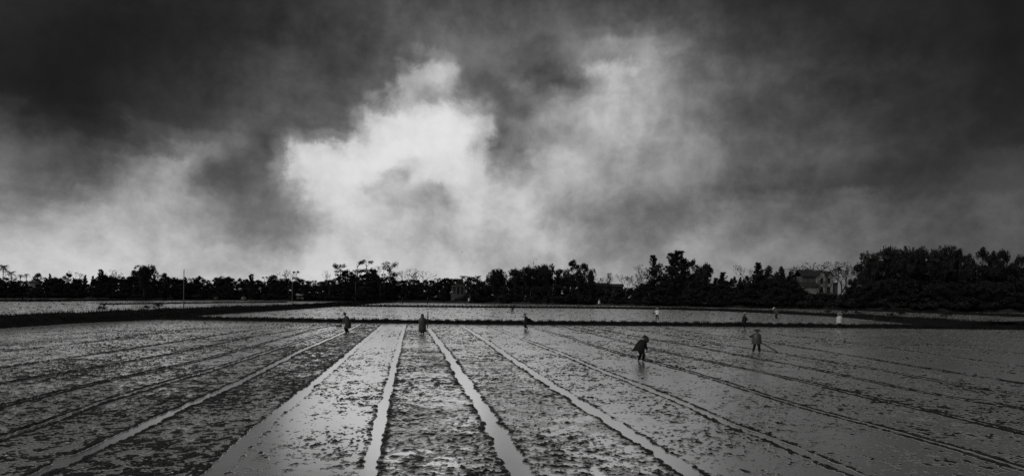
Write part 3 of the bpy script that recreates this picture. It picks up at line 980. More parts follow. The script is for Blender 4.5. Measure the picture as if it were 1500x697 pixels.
# single trees that stand out of the treeline, left to right
STAND = [
 ('palm', 4, 386.5, 8, 'tall coconut palm at the left edge of the photo', 1.1),
 ('palm', 17, 396, 20, 'coconut palm just right of the palm at the left edge', 1.3),
 ('areca', 29, 401, 10, 'short thin palm, left one of two before the pale left house', 1.5),
 ('areca', 39, 400, 12, 'short thin palm, right one of two before the pale left house', 1.5),
 ('broad', 55, 399.5, 20, 'round broadleaf tree rising behind the pale left house', .8),
 ('spire', 73, 400, 25, 'thin spiky tree right of the pale left house', .8),
 ('broad', 100, 398.5, 20, 'bushy tree two tree widths right of the pale left house', .8),
 ('bare', 110, 399, 22, 'twiggy tree sticking out of the left wood above its neighbours', .8),
 ('spire', 148, 394, 18, 'thin pointed tree in the middle of the left wood', 1.0),
 ('bare', 165, 396.5, 15, 'twiggy flat topped tree right of the pointed tree', .8),
 ('broad', 195, 394.5, 12, 'loose broadleaf tree left of the big dark tree before the wood', .7),
 ('bamboo', 212, 386.5, -12, 'big dark tree clump standing forward of the left wood by the field', .95),
 ('broad', 222, 390.5, -9, 'dark rounded tree joined to the right side of the forward clump', .75),
 ('broad', 243, 399, 14, 'broadleaf tree behind and right of the forward dark clump', .8),
 ('broad', 292, 403.5, 12, 'low rounded tree right of the tall pole in the left fields', .9),
 ('bamboo', 330, 404, 10, 'feathery bamboo between the two poles of the left fields', .9),
 ('spire', 368, 401, 12, 'spiky topped tree midway between the two left poles', 1.1),
 ('broad', 403, 402, 15, 'broad low tree just left of the second pole', 1.2),
 ('bare', 424, 396.5, 8, 'twiggy bare topped tree beside the second pole', .9),
 ('euca', 434, 396, 10, 'clumpy slim tree just right of the second pole', 1.0),
 ('bare', 478, 398, 20, 'faint leaning twig tree left of the tall central grove', .4),
 ('euca', 498, 386, 5, 'slim tree at the left end of the tall central grove', 1.25),
 ('broad', 510, 393, 10, 'broad dark tree between the slim end tree and the grove tops', .9),
 ('euca', 523, 381.5, 8, 'tall clumpy tree, left of the two highest grove tops', 1.25),
 ('euca', 537, 380, 6, 'tallest clumpy tree in the middle of the central grove', 1.3),
 ('broad', 546, 391, 12, 'dark tree under the tallest grove trees', .8),
 ('bare', 556, 388, 4, 'thin open tree left of the grove right end tree', .6),
 ('euca', 571, 381.5, 3, 'tall slim tree at the right end of the central grove', 1.2),
 ('bare', 597, 396, 8, 'bare branching tree right of the central grove', .9),
 ('bare', 614, 397.5, 8, 'bare spreading tree, second right of the central grove', 1.2),
 ('broad', 656, 406.5, 22, 'low dark tree behind the left side of the porch house', 1.3),
 ('broad', 670, 407.5, 24, 'low dark tree behind the porch house roof', 1.4),
 ('broad', 693, 405.5, 22, 'low dark tree behind the ragged palms by the porch house', 1.4),
 ('palm', 678, 402.5, 8, 'palm with ragged crown over the porch house, left one', 1.0),
 ('palm', 686, 403.5, 10, 'palm with ragged crown just right of the porch house', 1.0),
 ('palm', 701, 402.5, 12, 'low coconut palm left of the bamboo wood', 1.0),
 ('bamboo', 724, 392.5, 4, 'drooping bamboo at the left end of the central bamboo wood', 1.0),
 ('bamboo', 733, 392, 8, 'bamboo behind the left end of the bamboo wood', .9),
 ('bamboo', 757, 390.5, 8, 'bamboo in the left half of the central bamboo wood', 1.0),
 ('bamboo', 774, 387.5, 5, 'bamboo under the curved twig in the central bamboo wood', 1.0),
 ('bamboo', 790, 386.5, 9, 'bamboo with a drooping tip in the middle bamboo wood', 1.0),
 ('bamboo', 801, 385.5, 6, 'bamboo with two nodding tips left of the big round tree', 1.0),
 ('broad', 820, 393, 8, 'lower tree tucked against the left of the big round tree', .9),
 ('broad', 840, 380, 3, 'big round topped tree ending the central bamboo wood', 1.0),
 ('broad', 856, 384.5, 0, 'right shoulder tree of the big round tree', .8),
 ('bamboo', 866, 392, -1, 'nodding bamboo hanging out into the gap by the sheds', .7),
 ('bare', 884, 404, 6, 'small bare tree in the gap above the sheds', .9),
 ('euca', 893, 398, 6, 'small clumpy tree standing in the gap above the sheds', .8),
 ('bare', 919, 401, 5, 'bare flat topped tree right of the sheds', 1.1),
 ('bare', 933, 399, 3, 'wide bare tree left of the first spire', 1.2),
 ('bare', 946, 391, 6, 'tall sparse tree touching the first spire', .9),
 ('spire', 958, 373, 4, 'narrow dark spire tree, the left of two', .9),
 ('euca', 966, 385, 7, 'slim tree on the right shoulder of the left spire', .9),
 ('spire', 985, 370, 4, 'feathery tall tree, left tip of the right spire pair', 1.1),
 ('spire', 994, 366.5, 2, 'highest feathery spire tree of the whole treeline', 1.3),
 ('broad', 1004, 379, 6, 'dark leafy tree right of the highest spire', .8),
 ('broad', 1015, 377, 4, 'round topped tree second right of the highest spire', .7),
 ('bamboo', 1032, 383, 2, 'tree with drooping right side, third right of the highest spire', 1.0),
 ('spire', 1058, 398, 8, 'small spiky tree in the dip right of the spires', 1.2),
 ('broad', 1075, 403, 10, 'low rounded tree in the dip before the next wood', .8),
 ('bare', 1092, 392, 6, 'open twiggy tree at the left of the wood by the house', .9),
 ('spire', 1112, 383.5, 8, 'pointed tree on top of the wood left of the house', 1.5),
 ('broad', 1128, 388, 6, 'broad tree in the middle of the wood left of the house', .9),
 ('broad', 1143, 389, 4, 'round tree in the right half of the wood left of the house', .9),
 ('broad', 1160, 396, 8, 'lower tree in the wood next to the two gabled house', .8),
 ('bare', 1181, 386, 26, 'bare umbrella shaped tree behind the left part of the house', 1.3),
 ('bare', 1208, 385, 28, 'bare wide tree behind the right gable of the house', 1.4),
 ('bare', 1213, 402, 9, 'thin bare tree standing in front of the right gable of the house', .8),
 ('bare', 1199, 406, 8, 'thin bare tree before the corner between wing and gables', .8),
 ('areca', 1226, 388.5, 6, 'thin palm with small dark crown right of the house', 1.2),
 ('bare', 1241, 386.5, 8, 'bare dense twigged tree between palm and right wood', 1.0),
 ('bare', 1233, 392, 10, 'second bare tree close behind the thin palm', 1.1),
 ('broad', 1256, 382, 6, 'leafy tree at the left end of the right wood', .8),
 ('bamboo', 1278, 366.5, 6, 'bamboo at the left shoulder of the right wood', 1.0),
 ('bamboo', 1305, 359.5, 8, 'tall nodding bamboo, first crest of the right wood', 1.0),
 ('bamboo', 1326, 364, 6, 'bamboo between the first two crests of the right wood', .9),
 ('bamboo', 1341, 359.5, 8, 'tall nodding bamboo, second crest of the right wood', 1.0),
 ('bamboo', 1372, 364, 6, 'bamboo left of the highest crest of the right wood', 1.0),
 ('bamboo', 1389, 357, 8, 'tallest bamboo of the right wood', 1.0),
 ('broad', 1405, 364, 6, 'dense round crown right of the tallest bamboo', .8),
 ('broad', 1421, 371.5, 5, 'dense low round crown in the dip of the right wood', .7),
 ('broad', 1440, 360.5, 8, 'dense round crown right of the dip in the right wood', .8),
 ('broad', 1456, 366, 6, 'dense round crown left of the last but one treetop', .7),
 ('broad', 1470, 364.5, 8, 'dense round crown near the right edge of the photo', .7),
 ('broad', 1493, 370, 6, 'dense tree at the right edge of the photo', .9),
]
for kd, px, top, off, lab, wd in STAND:
    plant_px(kd, px, top, off, lab, None, wd)

# the treeline between them: outline of its lower tops, then trees of mixed kinds under it
LINE_X = [-120, 0, 45, 60, 90, 120, 160, 200, 250, 300, 345, 380, 410, 450, 488, 500, 560, 582, 630, 700, 715, 740, 800, 850, 868, 876, 900, 925, 950, 975, 1030,
          1045, 1080, 1090, 1150, 1172, 1180, 1228, 1244, 1252, 1270, 1300, 1420, 1500, 1640]
LINE_Y = [400, 404, 408, 406, 404, 403, 402, 401, 404, 406, 406, 405, 405, 409, 408, 398, 399, 407, 407, 408, 406, 403, 401, 397, 408, 420, 421, 418, 408, 397, 397,
          406, 408, 401, 397, 405, 430, 432, 422, 404, 392, 384, 386, 384, 383]
WOODS = [(-200, 250, 'left wood of mixed trees beyond the flooded fields', 'dark tree in the long wood left of the tall grove'),
         (250, 488, 'low trees behind the left fields', 'low dark tree in the line between forward clump and central grove'),
         (488, 582, 'trees of the tall central grove', 'dark leafy tree filling the tall central grove'),
         (582, 712, 'low trees around the porch house', 'low dark tree in the line beside the porch house'),
         (712, 870, 'trees of the central bamboo wood', 'dark leafy tree filling the central bamboo wood'),
         (870, 1080, 'trees around the two spires', 'dark leafy tree in the wood around the two spires'),
         (1080, 1250, 'trees beside the gabled house', 'dark leafy tree in the wood beside the gabled house'),
         (1250, 1700, 'trees of the tall right wood', 'dark leafy tree filling the tall right wood')]


def wood_of(px):
    for a, b, g, l in WOODS:
        if a <= px < b: return g, l
    return WOODS[0][2:]


SHORT = [(-30, 'the far left wood end'), (-14, 'the left border'), (4, 'the left edge palm'), (39, 'the two thin palms'), (73, 'the pale left house'), (110, 'the left twiggy tree'), (148, 'the pointed tree of the left wood'),
         (165, 'the twiggy flat topped tree'), (212, 'the forward dark clump'), (243, 'the forward clump shoulder'), (270, 'the tall left pole'), (292, 'the low rounded tree'), (330, 'the feathery left bamboo'),
         (368, 'the spiky topped tree'), (403, 'the broad low tree'), (428, 'the second left pole'), (450, 'the field hut'), (478, 'the faint leaning twig tree'), (498, 'the grove left end'),
         (523, 'the left grove top'), (540, 'the tallest grove tree'), (571, 'the grove right end'), (597, 'the bare branching tree'), (614, 'the bare spreading tree'), (640, 'the bird in the bright sky'), (671, 'the porch house'),
         (701, 'the low coconut palm'), (724, 'the bamboo wood left end'), (757, 'the left half bamboo'), (784, 'the curved bamboo tip'), (801, 'the two nodding bamboo tips'),
         (820, 'the plastic sheet'), (840, 'the big round tree'), (866, 'the nodding gap bamboo'), (880, 'the long shed'), (900, 'the second shed'), (919, 'the bare flat topped tree'), (937, 'the wide bare tree'), (958, 'the left spire'),
         (985, 'the right spire pair'), (1004, 'the highest spire'), (1015, 'the round topped tree'), (1032, 'the right drooping tree'), (1058, 'the small spiky tree'), (1075, 'the rounded dip tree'),
         (1092, 'the open twiggy tree'), (1112, 'the pointed wood top'), (1128, 'the broad wood tree'), (1143, 'the round wood tree'), (1165, 'the gabled house left end'), (1190, 'the house lean-to'),
         (1226, 'the thin areca palm'), (1241, 'the dense twigged bare tree'), (1256, 'the right wood left end'), (1278, 'the right wood left shoulder'), (1305, 'the first right crest'),
         (1326, 'the saddle between right crests'), (1341, 'the second right crest'), (1372, 'the bamboo left of the tallest'), (1389, 'the tallest right bamboo'), (1405, 'the round crown right of tallest'),
         (1421, 'the dip in the right wood'), (1440, 'the crown right of the dip'), (1456, 'the last but one treetop'), (1470, 'the treetop near the right edge'), (1495, 'the right edge of the photo'), (1515, 'the right border'), (1535, 'the far right wood end')]
WORD = {'broad': 'dark broadleaf tree', 'bamboo': 'dark bamboo clump', 'euca': 'dark slim tree', 'spire': 'dark wispy tree', 'shrub': 'dark shrub', 'banana': 'pale leaved banana plant'}
USED = {}


def where(px, kd, row):
    q, nm = min(SHORT, key=lambda t: abs(t[0] - px))
    dx = px - q
    side = ('straight below' if row == 'foot' else 'right under' if row == 'front' else 'close behind') if abs(dx) < 2 else \
        ('a little left of' if -5 < dx < 0 else 'a little right of' if 0 < dx < 5 else 'well left of' if dx < 0 else 'well right of')
    lead = {'back': '', 'front': ', front row,', 'low': ', low in front,', 'foot': ' at ground level'}[row]
    lab = WORD[kd] + lead + ' ' + side + ' ' + nm
    for extra in ('', 'broader ', 'smaller ', 'denser ', 'looser ', 'rougher '):
        t = extra + lab
        if t not in USED:
            USED[t] = 1
            return t
    return lab


px = -40.0
while px < 1545:
    top = float(np.interp(px, LINE_X, LINE_Y))
    g, l = wood_of(px)
    tall = px > 1250
    kd = random.choices(['broad', 'bamboo', 'euca', 'spire'], [5, 6 if tall or 712 < px < 870 else 1.5, 1.5, .6 if not tall else 0])[0]
    plant_px(kd, px, top + random.uniform(-1.0, 4.5), random.uniform(10, 24), where(px, kd, 'back'), g, random.uniform(.8, 1.1))
    if tall or 712 < px < 860:      # lower rows in front close the taller woods down to the ground
        base = 447 if tall else 439
        for f, row in ((.42, 'front'), (.68, 'low')):
            k2 = random.choice(['broad', 'bamboo', 'broad']); p2 = px + random.uniform(-4, 4)
            plant_px(k2, p2, top + (base - top) * f + random.uniform(-3, 3), random.uniform(1, 7), where(p2, k2, row), g, random.uniform(1.0, 1.4))
        px += random.uniform(9.5, 13.5)
    else:
        if not (650 < px < 692 or 1170 < px < 1236 or 866 < px < 915):
            p2 = px + random.uniform(-3, 3)
            plant_px('broad', p2, top + (436 - top) * .36 + random.uniform(-3, 3), random.uniform(1, 6), where(p2, 'broad', 'front'), g, random.uniform(1.2, 1.6))
        px += random.uniform(7.0, 11.0)

# shrubs and banana plants at the foot of the wood
px = -40.0
while px < 1545:
    u = (px - CX) / FPX
    d = land_edge(u) + random.uniform(0.5, 7)
    hgt = random.uniform(2.4, 5.2)
    hz = CY + ROLL * (px - CX)
    if 1174 < px < 1224: hgt = random.uniform(4.6, 6.0)
    elif 1224 <= px < 1234: hgt = min(hgt, 3.2)
    g, l = wood_of(px)
    kd = 'banana' if (58 < px < 110 and random.random() < .6) else 'shrub'
    if 650 < px < 692: hgt = random.uniform(2.2, 3.2)
    plant(kd, (u * d, d, LAND_Z - .3), random.uniform(4, 6) if kd == 'banana' else hgt, where(px, kd, 'foot'),
          'banana plants at the foot of the left wood' if kd == 'banana' else 'shrubs at the foot of the treeline', random.uniform(1.0, 1.6))
    px += random.uniform(5.0, 8.5)

# dense undergrowth that reads as one mass under the trees
cen = []; spr = []
for i in range(1500):
    px_ = random.uniform(-130, 1640)
    if 1172 < px_ < 1236 or 652 < px_ < 690 or 42 < px_ < 54: continue
    u = (px_ - CX) / FPX; d = land_edge(u) + random.uniform(5, 22)
    if 864 < px_ < 915: d = land_edge(u) + random.uniform(1, 5)
    hmax = (float(np.interp(px_, LINE_X, LINE_Y)) - 0)
    tz = at_depth(px_, hmax, d).z - LAND_Z
    cen.append((u * d, d, LAND_Z + random.random() ** 1.3 * max(1.5, tz * .72))); spr.append(random.uniform(1.4, 2.4))
V, F = leaves(cen, 70, spr, 1.0)
tag(link('undergrowth', mesh_np('undergrowth', V, F, M_LEAF)), 'dense dark undergrowth filling the treeline below the crowns', 'undergrowth', kind='stuff')

# small bushes on the second dike at the right, weeds on the left bank
for x_, y_, h_, lab in ((1214, 459.5, 1.0, 'dark bush on the right dike, left of the man in the white raincoat'),
                        (1239, 460, 1.1, 'dark bush on the right dike just behind the white raincoat'),
                        (1256, 461, 0.9, 'low dark bush on the right dike beyond the white raincoat'),
                        (1304, 464.5, 0.8, 'low bush on the right dike above the thin stick'),
                        (1321, 463.5, 1.2, 'spiky bush on the dike well right of the white raincoat'),
                        (1387, 466, 1.3, 'last dark bush on the dike towards the right edge'),
                        (1143, 453, 1.0, 'dark bush on the dike behind the man in grey with a hoe'),
                        (150, 456, 1.0, 'dark weed bush on top of the grassy bank at the left'),
                        (233, 452.5, 1.3, 'tall weeds on the grassy bank left of the tall pole'),
                        (216, 453.5, 0.8, 'low weeds on the grassy bank near its middle')):
    b_ = gnd(x_, y_)
    plant('shrub', (b_.x, b_.y, .3), h_, lab, None, 1.2)
link_grass = link('grass', grass_mesh()); tag(link_grass, 'rough grass growing along the dikes and banks', 'grass', kind='stuff')

# ------------------------------------------------------------------ buildings
def empty(name, loc, rotz=0.0):
    e = bpy.data.objects.new(name, None)
    COL.objects.link(e)
    e.location = loc; e.rotation_euler = (0, 0, rotz)
    return e


def px_frame(px0, d, base_z=LAND_Z):
    """Metres from photo pixels on an upright plane at depth d (x from px0, z from base_z)."""
    o = at_depth(px0, 434, d)
    def X(px, py=410): return at_depth(px, py, d).x - o.x
    def Z(py, px=px0): return at_depth(px, py, d).z - base_z
    return Vector((o.x, d, base_z)), X, Z


def window(parent, x0, x1, z0, z1, y):
    f = MB(); t = .09
    f.box((x0 - t, y - .06, z0 - t), (x1 + t, y + .02, z0)); f.box((x0 - t, y - .06, z1), (x1 + t, y + .02, z1 + t))
    f.box((x0 - t, y - .058, z0), (x0, y + .02, z1)); f.box((x1, y - .058, z0), (x1 + t, y + .02, z1))
    f.box(((x0 + x1) / 2 - .04, y - .055, z0), ((x0 + x1) / 2 + .04, y + .02, z1))
    w = f.build('window', M_WALL_G, parent)
    p = MB(); p.box((x0, y - .025, z0), (x1, y + .015, z1))
    p.build('pane', M_GLASS, w)
    s = MB(); s.box((x0 - .15, y - .14, z0 - t - .07), (x1 + .15, y + .02, z0 - t - .003)); s.build('sill', M_WALL_G, w)


def gable_house():
    d = land_edge((1200 - CX) / FPX) + 14
    loc, X, Z = px_frame(1200, d)
    h = empty('gabled_house', loc)
    tag(h, 'pale two storey house with twin gables among trees before the right wood', 'house')
    D = 8.0
    # long wing on the left, its roof falling towards us
    x0, x1 = X(1177), X(1197); e, r = Z(404.5), Z(395.2)
    m = MB(); m.box((x0, 1.2, -.3), (x1 - .01, D, e)); m.build('wall', M_WALL_G, h)
    m = MB(); m.add([(x0 - .4, .7, e - .15), (x1 + .6, .7, e - .15), (x1 + .6, D / 2 + .6, r), (x0 - .4, D / 2 + .6, r), (x0 - .4, D + .5, e - .15), (x1 + .6, D + .5, e - .15),
                     (x0 - .4, .7, e + .05), (x1 + .6, .7, e + .05), (x1 + .6, D / 2 + .6, r + .2), (x0 - .4, D / 2 + .6, r + .2), (x0 - .4, D + .5, e + .05), (x1 + .6, D + .5, e + .05)],
                    [(0, 1, 2, 3), (3, 2, 5, 4), (7, 6, 9, 8), (8, 9, 10, 11), (0, 6, 7, 1), (4, 5, 11, 10), (0, 3, 9, 6), (3, 4, 10, 9), (1, 7, 8, 2), (2, 8, 11, 5)])
    ro = m.build('roof', M_ROOF, h)
    mm = MB()
    for k in range(14):
        t = x0 - .3 + (x1 - x0 + .8) * k / 13
        mm.tube([(t, .7, e + .07), (t, D / 2 + .6, r + .22)], .05, 4)
    mm.build('tile_ribs', M_ROOF, ro)['kind'] = 'stuff'
    # lean-to in front of the wing
    m = MB(); a, b = Z(413.5), Z(420)
    m.add([(x0 - 1.0, -2.2, b), (x1 + .2, -2.2, b), (x1 + .2, 1.2, a), (x0 - 1.0, 1.2, a), (x0 - 1.0, -2.2, b + .12), (x1 + .2, -2.2, b + .12), (x1 + .2, 1.2, a + .12), (x0 - 1.0, 1.2, a + .12)],
          [(0, 3, 2, 1), (4, 5, 6, 7), (0, 1, 5, 4), (1, 2, 6, 5), (2, 3, 7, 6), (3, 0, 4, 7)])
    m.build('porch_roof', M_ROOF, h)
    m = MB(); m.box((x0 - .6, -1.8, -.3), (x1 - .02, 1.19, b)); m.build('porch_wall', M_WALL, h)
    # two gables side by side
    for i, (g0, g1, pk, wx) in enumerate(((1197, 1209.6, 396.6, 1203.6), (1210.2, 1221, 397.6, 1214.6))):
        y = 0.0 if i == 0 else .35
        a, b = X(g0), X(g1); ez = Z(403); pz = Z(pk); c = (a + b) / 2
        m = MB(); m.add([(a, y, -.3), (b, y, -.3), (b, y, ez), (c, y, pz), (a, y, ez), (a, D, -.3), (b, D, -.3), (b, D, ez), (c, D, pz), (a, D, ez)],
                        [(0, 1, 2, 3, 4), (9, 8, 7, 6, 5), (0, 5, 6, 1), (1, 6, 7, 2), (2, 7, 8, 3), (3, 8, 9, 4), (4, 9, 5, 0)])
        m.build('wall', M_WALL, h)
        m = MB(); ov = .45; sl = (pz - ez) / (c - a)
        for sx in (-1, 1):
            ex = c + sx * (c - a + ov); zz = pz - sl * (c - a + ov)
            m.add([(c, y - .4, pz + .02), (ex, y - .4, zz + .02), (ex, D + .4, zz + .02), (c, D + .4, pz + .02), (c, y - .4, pz + .25), (ex, y - .4, zz + .2), (ex, D + .4, zz + .2), (c, D + .4, pz + .25)],
                  [(0, 1, 2, 3), (7, 6, 5, 4), (0, 4, 5, 1), (1, 5, 6, 2), (2, 6, 7, 3), (3, 7, 4, 0)])
        m.build('roof', M_ROOF, h)
        window(h, X(wx) - .42, X(wx) + .42, Z(414), Z(407.5), y)
        window(h, X(wx) - .42, X(wx) + .42, Z(427), Z(420), y)
    m = MB(); m.box((X(1222.3), 1.0, -.3), (X(1229), 5, Z(414.2))); m.build('annexe', M_WALL_G, h)
    m = MB(); m.box((X(1221.6), .6, Z(414.2) + .003), (X(1229.6), 5.4, Z(413.4))); m.build('annexe_roof', M_ROOF, h)


def porch_house():
    d = land_edge((671 - CX) / FPX) + 3
    loc, X, Z = px_frame(671, d)
    h = empty('porch_house', loc)
    tag(h, 'small pale house with a columned porch in the low trees left of centre', 'house')
    a, b = X(662), X(681)
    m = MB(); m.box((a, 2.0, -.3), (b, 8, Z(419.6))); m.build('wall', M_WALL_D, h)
    m = MB(); m.box((a - .3, -.3, Z(419.6) + .003), (b + .3, 8.3, Z(418.4))); m.build('cornice', M_WALL_G, h)
    m = MB(); z0, z1 = Z(418.4) + .003, Z(415.8)
    m.add([(a - .5, -.5, z0), (b + .5, -.5, z0), (b + .5, 8.5, z0), (a - .5, 8.5, z0), (a + 2, 3, z1), (b - 2, 3, z1), (b - 2, 5, z1), (a + 2, 5, z1)],
          [(3, 2, 1, 0), (4, 5, 6, 7), (0, 1, 5, 4), (1, 2, 6, 5), (2, 3, 7, 6), (3, 0, 4, 7)])
    m.build('roof', M_ROOF, h)
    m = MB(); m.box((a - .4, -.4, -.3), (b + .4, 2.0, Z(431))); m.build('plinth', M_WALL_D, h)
    for k in range(4):
        x = a + .3 + (b - a - .6) * k / 3
        m = MB(); m.tube([(x, 0, Z(431)), (x, 0, Z(430.4)), (x, 0, Z(420.2)), (x, 0, Z(419.6))], [.36, .24, .22, .36], 10); m.build('column', M_WALL_G, h)
    m = MB(); m.box(((a + b) / 2 - .6, 1.94, Z(431) + .01), ((a + b) / 2 + .6, 1.99, Z(423))); m.build('door', M_GLASS, h)
    for x in (a + 1.5, b - 1.5): window(h, x - .5, x + .5, Z(427.5), Z(423.5), 1.98)


def hut(name, px0, px1, top, eave, off, label, wall, depth=5.0, ridge=True):
    c = (px0 + px1) / 2
    d = land_edge((c - CX) / FPX) + off
    loc, X, Z = px_frame(c, d)
    h = empty(name, loc); tag(h, label, 'shed' if name == 'long_shed' else 'hut' if name == 'field_hut' else 'house')
    a, b, e, t = X(px0), X(px1), Z(eave), Z(top)
    m = MB(); m.add([(a, 0, -.4), (b, 0, -.4), (b, depth, -.4), (a, depth, -.4), (a, 0, e), (b, 0, e), (b, depth, e), (a, depth, e), (a, depth / 2, t - .12), (b, depth / 2, t - .12)],
                    [(0, 1, 5, 4), (2, 3, 7, 6), (1, 2, 6, 9, 5), (3, 0, 4, 8, 7), (4, 5, 9, 8), (6, 7, 8, 9)])
    m.build('wall', wall, h)
    m = MB()
    for y0, y1 in ((-.6, depth / 2), (depth + .6, depth / 2)):
        z0 = e - .2
        m.add([(a - .4, y0, z0), (b + .4, y0, z0), (b + .4, y1, t), (a - .4, y1, t), (a - .4, y0, z0 + .15), (b + .4, y0, z0 + .15), (b + .4, y1, t + .15), (a - .4, y1, t + .15)],
              [(0, 1, 2, 3), (7, 6, 5, 4), (0, 4, 5, 1), (1, 5, 6, 2), (2, 6, 7, 3), (3, 7, 4, 0)])
    m.build('roof', M_ROOF if name != 'field_hut' else M_TARP, h)
    w = (b - a)
    m = MB(); m.box((a + w * .42, -.05, -.3), (a + w * .42 + min(.9, w * .2), -.004, min(e - .3, 2.0))); m.build('door', M_GLASS, h)
    if w > 5: window(h, a + w * .12, a + w * .12 + 1, max(.9, e - 2.0), e - .7, -.004)
    return h


gable_house()
porch_house()
hut('pale_house', 43.5, 52, 411.5, 415, 4, 'pale little house half hidden in the left wood beneath the palms', M_WALL)
hut('long_shed', 868, 892, 414.5, 418.5, 8, 'long low dark roofed shed in the gap right of the bamboo wood', M_WALL_G, 7)
hut('long_shed', 890, 913, 415.8, 419.4, 14, 'second low shed, farther back and right of the long shed', M_WALL_G, 7)
hut('field_hut', 434.5, 445, 429.6, 431.6, 1, 'small pale field hut right of the second pole at the treeline foot', M_WALL_G, 3)

# ------------------------------------------------------------------ poles, stakes, heaps, birds
def pole(px, base_py, top_py, r, label, on_land=None):
    if on_land is None:
        b = gnd(px, base_py)
        d = b.y; z0 = 0
    else:
        d = land_edge((px - CX) / FPX) + on_land; z0 = LAND_Z
    tip = at_depth(px, top_py, d)
    L = tip.z - z0
    e = empty('pole', (tip.x, d, z0)); tag(e, label, 'pole')
    m = MB(); m.tube([(0, 0, -.6), (0, 0, L * .5), (.02 * L / 10, 0, L)], [r * 1.25, r, r * .75], 8); m.build('shaft', M_CONC, e, True)
    m = MB(); m.tube([(.02 * L / 10, 0, L), (.02 * L / 10, 0, L + .12), (.02 * L / 10, 0, L + .2)], [r * .95, r * .95, r * .3], 8); m.build('cap', M_IRON, e)
    m = MB(); m.box((-.18, -r - .07, L * .93), (.18, -r - .003, L * .93 + .09)); m.build('bracket', M_IRON, e)
    return e


pole(269.5, 451, 395.5, .10, 'tall thin pole standing by the grassy bank in the left fields')
pole(428.3, 444.5, 406, .11, 'second thin pole in the left fields, near the twiggy tree')
pole(521, 0, 413, .13, 'pale pole in front of the tall central grove', 0)
pole(557, 0, 418, .10, 'left pole of two close together right of the central grove', 0)
pole(563, 0, 416.5, .12, 'right pole of two close together right of the central grove', 0)

b = gnd(1281.5, 475)
e = empty('stake', (b.x, b.y, 0)); tag(e, 'thin leaning stick stuck in the field at the right beyond the dike', 'stick')
m = MB(); m.tube([(0, 0, -.3), (-.03, 0, .5), (-.1, .02, 1.1), (-.22, .02, 1.75)], [.03, .026, .02, .012], 6); m.build('shaft', M_WOOD, e, True)
m = MB(); m.tube([(-.1, .02, 1.1), (.02, .03, 1.35), (.05, .0, 1.5)], [.014, .01, .006], 5); m.build('twig', M_WOOD, e)

d = land_edge((784 - CX) / FPX) + 6
t_ = at_depth(784, 378, d)
e = empty('bamboo_culm', (t_.x, d, LAND_Z)); tag(e, 'thin curved bamboo tip standing clear above the central bamboo wood', 'bamboo')
H_ = t_.z - LAND_Z
m = MB(); m.tube([(-1.5, 0, 0), (-1.2, 0, H_ * .5), (-.9, 0, H_ * .85), (-.5, 0, H_), (.3, 0, H_ + .1), (.8, 0, H_ - 1.2)], [.09, .08, .07, .05, .035, .02], 5); m.build('culm', M_BARK, e, True)
V, F = leaves([(.6, 0, H_ - .5), (-.8, 0, H_ * .88)], 10, .5, .45, .5, .8, .25); link('leaf_spray', mesh_np('leaf_spray', V, F, M_LEAF2), e)


def heap(px, w_px, h_px, off, label):
    d = land_edge((px - CX) / FPX) + off
    p = at_depth(px, 434, d); w = w_px * d / 2000; h = h_px * d / 1000
    rings = []
    for k in range(7):
        t = k / 6; rr = w * math.cos(t * 1.5) ** .8
        rings.append([(rr * math.cos(q * .524) * (1 + .12 * math.sin(q * 2.3 + k)), rr * .8 * math.sin(q * .524) * (1 + .1 * math.cos(q * 1.7 + k)), -.2 + (h + .2) * math.sin(t * 1.55)) for q in range(12)])
    m = MB(); m.loft(rings); o = m.build('straw_heap', M_STRAW_D, None, True, (p.x, d, LAND_Z - .9 if off < 2 else LAND_Z))
    tag(o, label, 'straw heap')


heap(250, 9, 5, 1, 'grey straw heap at the field edge just left of the tall pole')
heap(317, 8, 4.5, 1, 'straw heap at the field edge right of the tall pole')
heap(357, 9, 4, 1, 'low straw heap halfway between the two left poles')

d = land_edge((820 - CX) / FPX) - 60
p_ = gnd(820, 441.5); V = []; nn = 9
for j in range(nn):
    for i in range(nn):
        x, y = (i / (nn - 1) - .5) * 3.2, (j / (nn - 1) - .5) * 2.2
        V.append((x, y, .12 + .5 * max(0, 1 - (x * x / 2.2 + y * y / 1.1)) * (1 + .8 * float(vnoise(np.array(x * 2), np.array(y * 2), 77)))))
Fq = [(j * nn + i, j * nn + i + 1, (j + 1) * nn + i + 1, (j + 1) * nn + i) for j in range(nn - 1) for i in range(nn - 1)]
o = link('plastic_sheet', mesh_np('plastic_sheet', V, Fq, M_TARP, True), None, (p_.x, p_.y, 0)); tag(o, 'pale crumpled plastic sheet lying in the far field below the bamboo wood', 'plastic sheet')
o.modifiers.new('thick', 'SOLIDIFY').thickness = .03


